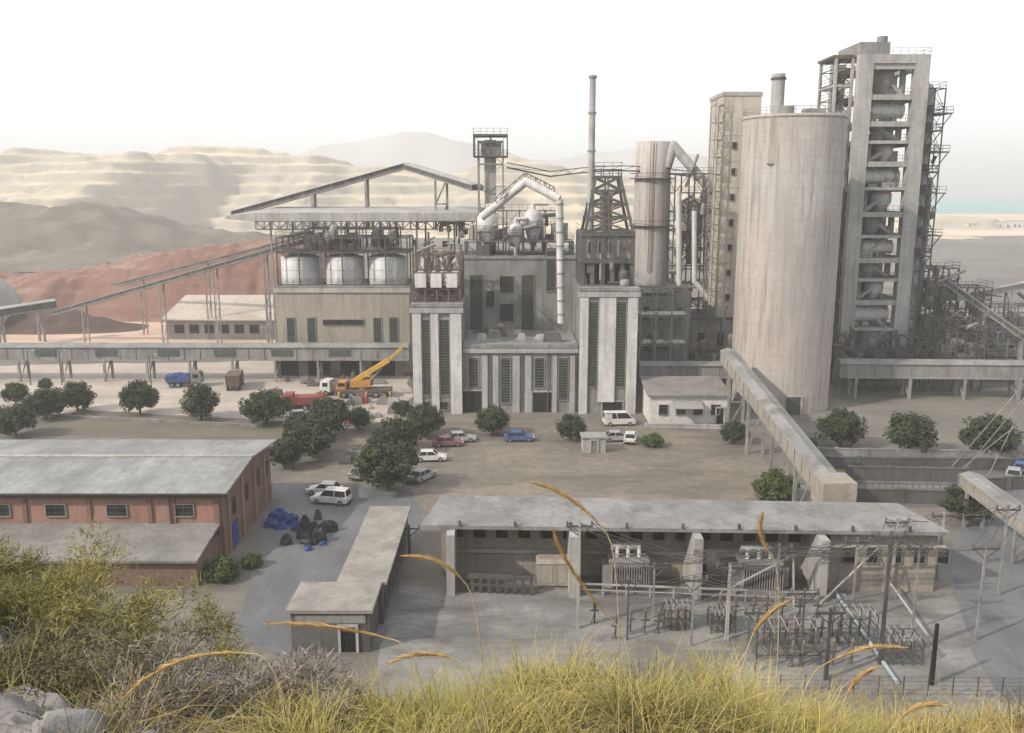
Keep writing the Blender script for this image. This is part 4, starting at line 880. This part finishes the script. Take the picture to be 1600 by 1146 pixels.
car(GP(518,786),math.radians(168),M['p_white'],"white off-road car on the asphalt beside the trees",'suv')
car(GP(508,772),math.radians(172),M['p_white'],"white hatchback parked close to another white car",'car')
car(GP(673,720),math.radians(4),M['p_white'],"white saloon car parked beside a dark tree",'car')
car(GP(660,750),math.radians(60),M['p_silver'],"silver car half hidden behind a tree",'car')
car(GP(700,697),math.radians(8),M['p_pink'],"dark red car parked among the trees",'car')
car(GP(720,690),math.radians(8),M['p_silver'],"silver car parked among the trees",'car')
car(GP(566,745),math.radians(70),M['p_silver'],"grey car parked in tree shade",'car')
car(GP(811,689),math.radians(3),M['p_blue'],"blue car parked before the factory hall",'car')
car(GP(967,664),math.radians(5),M['p_white'],"white van parked at the factory door",'van',"van","parked_van",None)
car(GP(965,689),math.radians(5),M['p_silver'],"silver saloon car on the dusty yard",'car')
car(GP(985,690),math.radians(80),M['p_white'],"white car seen end on in the yard",'car')
car(GP(1583,748),math.radians(60),M['p_silver'],"silver car beside the side road",'car')
car(GP(1594,738),math.radians(60),M['p_blue'],"blue car beside the side road",'car')
car(GP(470,655),math.radians(20),M['p_white'],"white car standing behind the tree row",'car')
def truck(loc,rot,cabm,bedm,label,load=None,bedh=1.6,Ln=7.5):
    t=thing("parked_truck",(loc[0],loc[1],.03),label,"truck","trucks in the works yard",rot=rot,local=True)
    mb=MB(); h=Ln/2; pr=[(h-2,.7),(h-.1,.7),(h,1.5),(h-.25,2.6),(h-.5,2.85),(h-2,2.85)]; mb.ext(pr,-1.15,1.15,.08); part(t,"cab",mb,cabm)
    part(t,"windscreen",MB().box(h-.22,h-.08,-1.0,1.0,1.7,2.45),M['glass'])
    for y in (-1.16,1.16): part(t,"window",MB().box(h-1.6,h-.6,y-.01,y+.01,1.7,2.4),M['glass'])
    part(t,"chassis",MB().box(-h+.1,h-.3,-.45,.45,.55,.9),M['p_dark'])
    mb=MB(); mb.frus((-h,h-2.15,-1.15,1.15,1.0),(-h-.15,h-2.1,-1.25,1.25,1.0+bedh))
    for i in range(6):
        x=-h+.3+i*(Ln-2.8)/5
        for s_ in (-1,1): mb.beam((x,s_*1.18,1.0),(x,s_*1.29,1.0+bedh),.1)
    part(t,"cargo_bed",mb,bedm)
    if load:
        mb=MB(); r=random.Random(5); 
        nx=10; vs=[];fs=[]
        for i in range(nx+1):
            for j in range(6): vs.append((-h+i*(Ln-2.2)/nx,-1.2+j*.48,1.02+bedh+.35*math.sin(math.pi*i/nx)*math.sin(math.pi*j/5)+r.uniform(0,.2)))
        fs=[(i*6+j,(i+1)*6+j,(i+1)*6+j+1,i*6+j+1) for i in range(nx) for j in range(5)]
        mb.add(vs,fs); part(t,"tarpaulin",mb,load)
    wheels(t,(h-1.2,-h+2.1,-h+1.0),2.3,.5,.3); return t
truck(GP(290,604),math.radians(8),M['p_grey'],M['p_blue'],"grey truck with blue tarpaulin cover on pale ground",M['tarp'],1.1,6.4)
truck(GP(368,606),math.radians(100),M['p_grey'],M['rust'],"dusty grey dump truck seen end on",None,1.9,7)
truck(GP(470,640),math.radians(185),M['p_red'],M['p_red'],"red truck behind the tree row",None,1.3,6)
truck(GP(530,618),math.radians(170),M['p_white'],M['rust'],"truck with a rusty cargo bed near the crane",None,1.4,6.5)
cx,cy=GP(572,620); t=thing("mobile_crane",(cx,cy,.03),"orange mobile crane with raised yellow boom","mobile crane",rot=math.radians(4),local=True)
part(t,"chassis",MB().box(-5,4.6,-1.2,1.2,.8,1.5).box(-5.3,-5,-1.4,1.4,.6,1.1),M['rust'])
wheels(t,(-3.8,-2.5,1.8,3.2),2.6,.58,.35)
part(t,"cab",MB().ext([(-5,1.5),(-3.3,1.5),(-3.3,2.9),(-4.6,2.9),(-5,2.2)],-1.2,1.2,.08),M['p_orange'])
part(t,"turntable",MB().cyl((-.5,0,1.5),(-.5,0,1.9),1.1,n=20).box(-2.6,.9,-1.2,.1,1.9,3.1),M['p_orange'])
part(t,"operator_cab",MB().ext([(-.5,1.9),(1.3,1.9),(1.3,2.9),(.9,3.5),(-.5,3.5)],.3,1.3,.06),M['p_yellow'])
part(t,"window",MB().box(1.28,1.34,.4,1.2,2.2,3.0),M['glass']); part(t,"window",MB().box(-4.7,-3.5,-1.23,-1.2,2.1,2.7),M['glass'])
part(t,"boom",MB().beam((-1.8,-.4,3.0),(4.2,-.4,6.6),.7,.8).beam((3.8,-.4,6.4),(6.4,-.4,8.6),.45,.5).beam((6.2,-.4,8.4),(7.0,-.4,9.2),.28,.28),M['p_yellow'])
part(t,"lift_cylinder",MB().cyl((.4,-.4,2.4),(3.0,-.4,5.3),.2,n=10),M['p_grey'])
for x in (-4.5,.2,4.3): part(t,"outrigger",MB().box(x-.15,x+.15,-2.4,2.4,.9,1.15).beam((x,-2.35,.0),(x,-2.35,1.0),.2).beam((x,2.35,.0),(x,2.35,1.0),.2),M['p_yellow'])
part(t,"hook_block",MB().cyl((7.0,-.4,9.1),(7.0,-.4,6.0),.04,n=6).box(6.8,7.2,-.55,-.25,5.4,6.0),M['p_dark'])
rc=random.Random(8)
for i in range(64):
    if i<38: u=rc.uniform(430,640); v=rc.uniform(583,640)
    else: u=rc.uniform(535,620); v=rc.uniform(640,735)
    x,y=GP(u,v); w_=rc.uniform(.3,1.3); h=rc.uniform(.4,1.3)
    mb=MB(); mb.frus((x-w_,x+w_,y-.6,y+.6,.02),(x-w_*.85,x+w_*.8,y-.5,y+.5,h)); mb.box(x-w_*.9,x+w_*.9,y-.65,y-.6,h*.3,h*.42); mb.beam((x-w_*.5,y,h),(x+w_*.3,y+.2,h+.4),.12)
    solo("material_crate",mb,M[rc.choice(['rust','rust','conc_l','p_red','steel_l','p_grey','steel','beige'])],"weathered crate of material lying in the works yard","crate","crates around the crane")
c=GP(928,708); t=thing("kiosk",(c[0],c[1],0),"small grey concrete kiosk on the dusty yard","kiosk")
part(t,"wall",MB().box(c[0]-1.6,c[0]+1.6,c[1],c[1]+2.4,0,2.1),M['conc_l']); part(t,"roof",MB().box(c[0]-1.8,c[0]+1.8,c[1]-.2,c[1]+2.6,2.1,2.3),M['roofw']); door(t,c[0]-.4,c[0]+.4,.02,1.8,c[1],'p_grey')
def heap(loc,w_,h,m,label,name="tarpaulin_bundle",cat="tarpaulin",seed=0,group=None):
    r=random.Random(seed); mb=MB(); n=12;vs=[];fs=[]
    for j in range(6):
        for i in range(n):
            a=2*math.pi*i/n; k=(math.cos(j/5*math.pi/2))**.6*w_*r.uniform(.7,1.25) if j<5 else .02
            vs.append((loc[0]+k*math.cos(a),loc[1]+k*.8*math.sin(a),.03+h*math.sin(j/5*math.pi/2)*r.uniform(.75,1.2)*(j>0)))
    for j in range(5):
        for i in range(n): fs.append((j*n+i,j*n+(i+1)%n,(j+1)*n+(i+1)%n,(j+1)*n+i))
    mb.add(vs,fs); return solo(name,mb,m,label,cat,group)
for i,(u,v,w_,h) in enumerate(((436,812,1.1,1.1),(455,818,.9,1.0),(425,822,.8,.8),(466,828,.7,.9),(440,826,.7,.7),(505,852,.4,.4),(482,860,.4,.4))):
    heap(GP(u,v),w_,h,M['tarp'],"crumpled blue tarpaulin bundle on the asphalt",seed=i,group="blue bundles beside the warehouse")
rh=random.Random(19)
for i in range(24):
    u=rh.gauss(488,14); v=rh.gauss(838,11)
    heap(GP(u,v),rh.uniform(.35,.8),rh.uniform(.5,1.5),M[rh.choice(['p_dark','p_dark','tyre','tyre','white','p_dark'])],"heap of dark scrap and white sacks",name="scrap_heap",cat="scrap heap",seed=20+i,group="scrap heaps beside the warehouse")
# ------------------------------------------------------------------ SWITCHYARD
def post(u,vb,vt,m='conc_l',w_=.28,arms=True,label="tall concrete switchyard post with insulator arms"):
    x,y=GP(u,vb); z=XZ(u,vt,y)[1]; t=thing("switchyard_post",(x,y,0),label,"electric post",group="switchyard posts")
    part(t,"post",MB().frus((x-w_/2,x+w_/2,y-w_/2,y+w_/2,0),(x-w_*.35,x+w_*.35,y-w_*.35,y+w_*.35,z)),M[m])
    if arms:
        part(t,"crossarm",MB().box(x-1.1,x+1.1,y-.06,y+.06,z-.5,z-.35).beam((x-.9,y,z-.5),(x,y,z-1.3),.07).beam((x+.9,y,z-.5),(x,y,z-1.3),.07),M['steel'])
        for dx in (-1,-.0,1):
            mb=MB()
            for k in range(4): mb.cyl((x+dx,y,z-.33+k*.1),(x+dx,y,z-.27+k*.1),.11,.06,n=8)
            part(t,"insulator",mb,M['rust'])
    return Vector((x,y,z))
tops=[post(903,982,815),post(1135,1000,880),post(1375,1038,830,'steel'),post(1455,1070,975,'dark',.3,False,"dark steel post standing on concrete"),post(1290,1062,950,'steel'),post(1392,925,810),post(1465,905,800),post(640,870,820,'steel'),
 post(1020,965,880,'steel_l',.16),post(1080,1010,900,'steel_l',.16),post(1210,985,850,'steel_l',.18),post(1330,975,840,'steel_l',.18),post(1250,1040,920,'steel',.16),post(1425,985,850,'steel_l',.18),post(1180,1050,950,'steel',.16),post(1525,1000,850,'steel_l',.2),post(1560,930,790,'steel_l',.2),post(980,1000,900,'steel',.14)]
t=thing("overhead_cable",tuple(tops[0]),"thin cables strung between switchyard posts","cable")
mb=MB()
def cable(a,b,sag=.8,r=.02):
    pts=[]
    for i in range(9):
        f=i/8; p=Vector(a).lerp(Vector(b),f); p.z-=sag*4*f*(1-f); pts.append(p)
    for p,q in zip(pts[:-1],pts[1:]): mb.cyl(p,q,r,n=4,caps=False)
for a,b in ((0,1),(1,2),(2,5),(5,6),(2,4),(0,8),(8,10),(9,12),(10,11),(11,13),(13,15),(12,14),(2,13),(9,10),(6,16),(16,15),(17,9)):
    for dx in (-1,0,1): cable(tops[a]+Vector((dx,0,-.1)),tops[b]+Vector((dx,0,-.1)),.5,.028)
part(t,"wire",mb,M['steel'])
t=thing("switchyard_gantry",(25,72,0),"pale steel A frame gantry in front of the transformer bays","gantry")
for (a,b) in (((1275,950,0),(1372,850,5.0)),((1400,935,0),(1372,850,5.0)),((1275,860,5.2),(1480,835,5.2)),((1110,935,0),(1240,860,4.4)),((1240,950,0),(1240,860,4.4))):
    pa=GP(a[0],a[1]) if a[2]==0 else (XZ(a[0],a[1],74)[0],74); pb=(XZ(b[0],b[1],74)[0],74)
    part(t,"beam",MB().beam((pa[0],pa[1],a[2]),(pb[0],pb[1],b[2]),.13),M['conc_l'])
part(t,"lattice_beam",MB().truss((XZ(1085,860,73.5)[0],73.5,4.6),(XZ(1480,850,73.5)[0],73.5,4.6),.4,.4,20,.045),M['steel'])
pr=None
for i,(u,v) in enumerate([(985+k*22,988) for k in range(5)]+[(1205+k*20,1005) for k in range(6)]+[(1230+k*24,1040) for k in range(5)]+[(930,975),(960,1000)]+[(1120+k*26,965) for k in range(7)]):
    x,y=GP(u,v)
    if pr is None:
        pr=thing("post_insulator",(x,y,0),"brown ribbed insulator on a small steel stand","insulator","switchyard insulators",local=True)
        part(pr,"stand",MB().beam((0,0,0),(0,0,1.1),.12).box(-.35,.35,-.06,.06,1.1,1.2).beam((-.3,0,0),(0,0,.9),.06),M['steel'])
        mb=MB(); 
        for k in range(7): mb.cyl((0,0,1.2+k*.12),(0,0,1.28+k*.12),.15,.07,n=10)
        part(pr,"insulator_disc",mb,M['rust']); part(pr,"terminal",MB().cyl((0,0,2.0),(0,0,2.2),.07,n=8),M['steel_l'])
    else: clone(pr,(x+rc.uniform(-.3,.3),y+rc.uniform(-.3,.3),0))
for (u,v,w_,d_,h) in ((1230,1030,5,2.2,2.2),(1130,990,2,1.5,1.6),(1340,1010,3,1.6,2.6),(1060,985,2.4,1.4,1.8),(1410,1040,3,2,2.0)):
    x,y=GP(u,v); t=thing("switchgear_frame",(x,y,0),"low grey steel switchgear frame with copper bars","switchgear",group="switchgear frames")
    part(t,"frame",MB().frame(x-w_/2,x+w_/2,y,y+d_,[.3,h*.6,h],4,1,.08,True,False,base=0),M['steel'])
    for i in range(5): part(t,"busbar",MB().cyl((x-w_/2+.3+i*(w_-.6)/4,y,h),(x-w_/2+.3+i*(w_-.6)/4,y+d_,h+.3),.05,n=6).cyl((x-w_/2+.3+i*(w_-.6)/4,y,h),(x-w_/2+.3+i*(w_-.6)/4,y,h+.5),.11,.07,n=8),M['steel_l'])
a=GP(1305,930); b=GP(1402,1072); solo("ground_pipe",MB().cyl((a[0],a[1],.25),(b[0],b[1],.25),.16,n=10).box(a[0]-.4,a[0]+.9,a[1]-.3,a[1]+.1,.02,.15),M['pipe_b'],"pale blue pipe laid across the concrete","pipe")
a=GP(1380,925); b=GP(1450,1010); solo("ground_pipe",MB().cyl((a[0],a[1],1.6),(b[0],b[1],.8),.1,n=10).beam((a[0],a[1],0),(a[0],a[1],1.6),.12).beam((b[0],b[1],0),(b[0],b[1],.8),.12),M['conc_l'],"pale raised pipe on short supports","pipe")
t=thing("wire_fence",(*GP(1450,1085),0),"wire mesh fence with thin steel posts","fence")
a=Vector((*GP(1180,1085),0)); b=Vector((*GP(1720,1092),0)); mb=MB(); mw=MB()
for i in range(15): p=a.lerp(b,i/14); mb.beam(p,p+Vector((0,0,1.6)),.07)
for k in range(5): mw.beam(a+Vector((0,0,.2+k*.33)),b+Vector((0,0,.2+k*.33)),.02)
part(t,"fence_post",mb,M['steel'],split=True); part(t,"wire_mesh",mw,M['steel'])
def wall(p,q,h,th,m,label):
    p=Vector((*p,0));q=Vector((*q,0)); d=(q-p).normalized(); mb=MB(); mb.beam(p+Vector((0,0,h/2)),q+Vector((0,0,h/2)),th,h); mb.beam(p+Vector((0,0,h+.06)),q+Vector((0,0,h+.06)),th+.14,.12)
    n=max(2,int((q-p).length/4))
    for i in range(n+1): a=p.lerp(q,i/n); mb.beam(a,a+Vector((0,0,h+.2)),th+.2)
    return solo("boundary_wall",mb,M[m],label,"wall")
wall(GP(1325,750),GP(1510,754),1.7,.3,'conc_d',"low dark concrete boundary wall")
wall(GP(1335,784),GP(1480,788),1.6,.5,'conc_d',"low dark concrete boundary wall beside the road")
wall(GP(1290,732),GP(1640,736),1.5,.4,'conc_d',"long dark retaining wall on the terrace")
wall(GP(1260,712),GP(1640,718),1.0,.3,'conc',"low grey concrete wall in front of trees")
wall(GP(1505,770),GP(1640,762),1.6,.4,'conc_d',"dark concrete wall beside the side road")
wall(GP(140,700),GP(430,706),.6,.3,'conc_d',"low kerb wall behind the warehouse")
wall(GP(1010,668),GP(1150,671),.5,.3,'conc_l',"low pale kerb wall by the office")
wall(GP(0,648),GP(400,668),.35,.25,'conc',"low kerb along the tree row")
gallery("inclined_conveyor",(*GP(1512,760,4),4.2),(*GP(1680,888,3),3.2),2.0,1.2,M['beige'],M['roofs'],"pale covered conveyor sloping down beside the road","conveyor",(.1,.6),0,legw=.3)
t=thing("guyed_lattice_mast",(*GP(1475,745),0),"thin steel lattice mast with slanting members","lattice mast")
for (a,b,za_,zb2) in (((1478,740),(1600,600),0,14),((1500,742),(1640,575),0,16),((1490,742),(1620,640),0,12),((1545,742),(1620,590),0,16)):
    pa=GP(*a); x,z=XZ(b[0],b[1],pa[1]-4); part(t,"lattice_member",MB().beam((pa[0],pa[1],0),(x,pa[1]-4,z),.09),M['steel_l'])
rail(GP(1330,770),GP(1500,772),16,1.2,"thin grey steel railing on the terrace",m='steel',wd=.07)
for (u,v) in ((48,602),(97,602),(237,610)):
    x,y=GP(u,v); t=thing("street_lamp",(x,y,0),"slim grey street lamp beside the elevated gallery","street lamp",group="street lamps along the gallery")
    part(t,"pole",MB().cyl((x,y,0),(x,y,6.5),.12,.08,n=8).beam((x,y,6.4),(x+1.2,y-.4,6.7),.08),M['steel']); part(t,"lamp_head",MB().frus((x+1,x+1.7,y-.6,y-.2,6.6),(x+1.05,x+1.6,y-.55,y-.25,6.8)),M['steel_l'])
# ------------------------------------------------------------------ NEAR VEGETATION
def blades(n,basefn,lenf,wd,seed,lean=.5,droop=.6,segs=3):
    r=random.Random(seed); mb=MB()
    for i in range(n):
        b,out=basefn(r); l=lenf(r); a=r.uniform(0,6.283)
        d=Vector((math.cos(a)*lean*r.random(),math.sin(a)*lean*r.random(),1))+out; d.normalize()
        side=Vector((-d.y,d.x,0)) if abs(d.x)+abs(d.y)>1e-3 else Vector((1,0,0)); side.normalize(); a2=r.uniform(-.7,.7)
        side=Vector((side.x*math.cos(a2)-side.y*math.sin(a2),side.x*math.sin(a2)+side.y*math.cos(a2),0))
        w0=wd*r.uniform(.6,1.3); vs=[]; p=Vector(b); dr=droop*r.uniform(.4,1.4)
        for k in range(segs+1):
            f=k/segs; ww=w0*(1-f*.85); vs+= [p-side*ww,p+side*ww]; dd=Vector((d.x*(1+dr*f*1.6),d.y*(1+dr*f*1.6),d.z-dr*f*1.3)); p=p+dd*(l/segs)
        mb.add(vs,[(2*k,2*k+1,2*k+3,2*k+2) for k in range(segs)])
    return mb
def tuft_field(n,cx,cy,sx,sy,lo,hi,wd,seed,clumps,lean,droop,tr=.35,cond=None):
    r0=random.Random(seed); cs=[]
    while len(cs)<clumps:
        x,y=cx+r0.uniform(-1,1)*sx,cy+r0.uniform(-1,1)*sy
        if cond is None or cond(x,y): cs.append((x,y,r0.choice([.5,.7,.8,1.0,1.35])))
    state={}
    def bf(r):
        x,y,s=cs[r.randrange(len(cs))]; ox,oy=r.gauss(0,tr),r.gauss(0,tr); state['s']=s
        return (x+ox,y+oy,slope(x+ox,y+oy)-.05),Vector((ox*1.3,oy*1.3,0))
    return blades(n,bf,lambda r:r.uniform(lo,hi)*state['s'],wd,seed+1,lean,droop)
def veg(name,mb,m,kind="stuff"): return solo(name,mb,m,kind=kind)
veg("grass",tuft_field(16000,1.0,10.3,4.4,2.4,.3,.95,.007,31,80,.9,.95,tr=.26,cond=lambda x,y:((x-1)/4.5)**2+((y-10.3)/2.9)**2<1),M['grass'])
veg("dry_grass",tuft_field(13000,1.8,9.8,6.5,3.2,.3,1.0,.006,41,100,1.0,.95,tr=.25),M['straw'])
veg("dry_grass",tuft_field(10000,7.0,10.4,3.6,2.2,.3,.8,.007,47,90,1.0,.9,tr=.25),M['straw'])
veg("sparse_grass",tuft_field(9000,4.5,10.5,8,3.5,.3,.8,.007,51,110,.9,.7,tr=.22),M['shrubd'])
veg("slope_grass",tuft_field(12000,-7,10.5,6,5,.3,.75,.008,57,120,.9,.8,tr=.3),M['shrub'])
veg("slope_grass",tuft_field(9000,-5,9.5,5,3,.3,.8,.006,59,90,1.0,.8,tr=.3),M['dry'])
def shrub(x,y,r_,h,m,n,label,seed,wd=.009):
    r0=random.Random(seed); cl=[]
    for i in range(34):
        a=r0.uniform(0,6.283); k=math.sqrt(r0.random()); el=r0.uniform(.05,1.0)
        cl.append((Vector((math.cos(a)*k*r_*.9,math.sin(a)*k*r_*.9,h*el*math.sqrt(max(.05,1-k*k*.9)))),r0.uniform(.13,.27)*r_))
    r=random.Random(seed+1); mb=MB(); z0=slope(x,y)-.25
    for i in range(n):
        c,s=cl[r.randrange(34)]; d=Vector((r.gauss(0,1),r.gauss(0,1),r.gauss(.25,.9))).normalized()
        p=Vector((x,y,z0))+c+d*s*r.uniform(.35,1.25); g_=(d*.45+Vector((r.gauss(0,.5),r.gauss(0,.5),r.gauss(.35,.45)))).normalized()
        side=g_.orthogonal().normalized(); side.rotate(Matrix.Rotation(r.uniform(0,6.28),3,g_)); l=r.uniform(.05,.19); w0=wd*r.uniform(.5,1.2); vs=[]
        for k in range(3):
            f=k/2; ww=w0*(1-f*.75); vs+=[p-side*ww,p+side*ww]; p=p+(g_+Vector((0,0,-.6*f)))*(l/2)
        mb.add(vs,[(0,1,3,2),(2,3,5,4)])
    for i in range(14):
        c,s=cl[i]; mb.beam((x,y,z0),Vector((x,y,z0))+c,.015)
    return solo("shrub",mb,m,label,"shrub","shrubs on the near hillside")
SH=[(-7.3,13.2,1.7,2.0,'shrub'),(-5.6,12.4,1.4,1.7,'shrub'),(-8.8,12.6,1.6,1.7,'shrub'),(-10.2,14,1.8,2.2,'shrub'),(-6.3,11,1.3,1.5,'shrub'),(-8.2,10.6,1.5,1.5,'shrubd'),(-4.7,11.2,1.2,1.3,'shrub'),(-9.6,11,1.6,2.0,'shrubd'),(-3.5,10.2,1.1,1.0,'dry'),(-2.7,9.5,1.0,.8,'dry'),(-4.2,9.2,1.1,1.0,'dry'),(-5.2,9.4,1.1,1.0,'shrubd'),(-12,13,2,2.2,'shrub'),(-6.9,9.4,1.1,.9,'dry'),(-4.6,13.3,1.1,1.2,'shrub'),(-3.4,11.8,.9,.9,'shrub'),(-7.4,12.0,1.3,1.5,'shrub'),(-2.2,10.8,.9,.8,'shrub')]
LB={'shrub':"tall olive yellow shrub with fine dense twigs on the slope",'shrubd':"dark olive shrub on the dry slope",'dry':"grey dried out twiggy shrub on the slope"}
for i,(x,y,r_,h,m) in enumerate(SH): shrub(x,y,r_,h,M[m],int(7000*min(1.3,r_/1.2)),LB[m],100+i)
for i,(x,y,s) in enumerate(((-4.6,7.6,.7),(-5.4,8.1,.9),(-3.7,7.3,.5),(-6.3,8.4,.6))):
    mb=MB(); mb.ball((x,y,slope(x,y)+.05),s,28,18,.55); mb.v=[(a+.3*s*fr(a*2.5,b*2.5,c*2.5),b+.3*s*fr(a*2.5,c*2.5,b),c+.3*s*fr(b*2.5,c*2.5,a*2)) for a,b,c in mb.v]; solo("rock",mb,M['rock'],"rough grey rock on the dry slope","rock","rocks on the slope")
def reed(pts,Y,seed,thick=.03):
    r=random.Random(seed); K=[P3(u,v,Y+dy) for (u,v,dy) in pts]
    P=[]
    for i in range(9):
        f=i/8; P.append(K[0]*(1-f)**2+(K[1]*2-(K[0]+K[2])*.5)*2*f*(1-f)+K[2]*f*f)
    foot=P[-1]; dirn=(P[-1]-P[-2]).normalized(); base=Vector((foot.x+dirn.x*.25,foot.y+.25,0)); base.z=slope(base.x,base.y)-.05
    t=thing("plume_reed",tuple(base),"dry golden reed with a feathery bent plume","reed",group="golden reeds on the near slope")
    mid=foot+dirn*.25; ctrl=[]
    for i in range(9):
        f=i/8; ctrl.append(foot*(1-f)**2+mid*2*f*(1-f)+base*f*f)
    mb=MB()
    for a,b in zip(ctrl[:-1],ctrl[1:]): mb.cyl(a,b,.005,n=5,caps=False)
    for a,b in zip(P[:-1],P[1:]): mb.cyl(a,b,.004,n=5,caps=False)
    part(t,"stem",mb,M['stem'])
    mb=MB(); tot=len(P)-1
    for k in range(560):
        f=r.random()**.9*tot; i=min(int(f),tot-1); p=P[i].lerp(P[i+1],f-i); d=(P[i]-P[i+1]).normalized(); g_=f/tot
        w_=thick*math.sin(math.pi*min(1,.1+g_*.85))*r.uniform(.1,1.1); o=d.orthogonal().normalized(); o.rotate(Matrix.Rotation(r.uniform(0,6.28),3,d))
        q=p+d*r.uniform(.04,.12)+o*w_; s_=d.cross(o)*.0022
        mb.add([p-s_,p+s_,q+s_*.5,q-s_*.5],[(0,1,2,3)])
    part(t,"plume",mb,M['plume'])
RE=[([(842,757,0),(898,785,0),(948,834,0)],6.5),([(868,838,0),(900,900,0),(968,982,0)],6.2),([(645,870,0),(692,882,0),(730,915,0)],6.5),([(205,1080,0),(290,1030,0),(400,1022,0)],5.5),([(430,975,0),(520,980,0),(622,1002,0)],5.8),([(620,1032,0),(672,1022,0),(722,1036,0)],6.0),([(1190,815,0),(1192,842,0),(1208,872,0)],7),([(1218,948,0),(1190,972,0),(1172,1002,0)],6.5),([(1402,1012,0),(1345,1015,0),(1282,1042,0)],6.6),([(1362,1048,0),(1336,1067,0),(1318,1098,0)],6.5),([(1460,1102,0),(1428,1108,0),(1400,1130,0)],6.4)]
for i,(p,Y) in enumerate(RE): reed(p,Y,200+i)
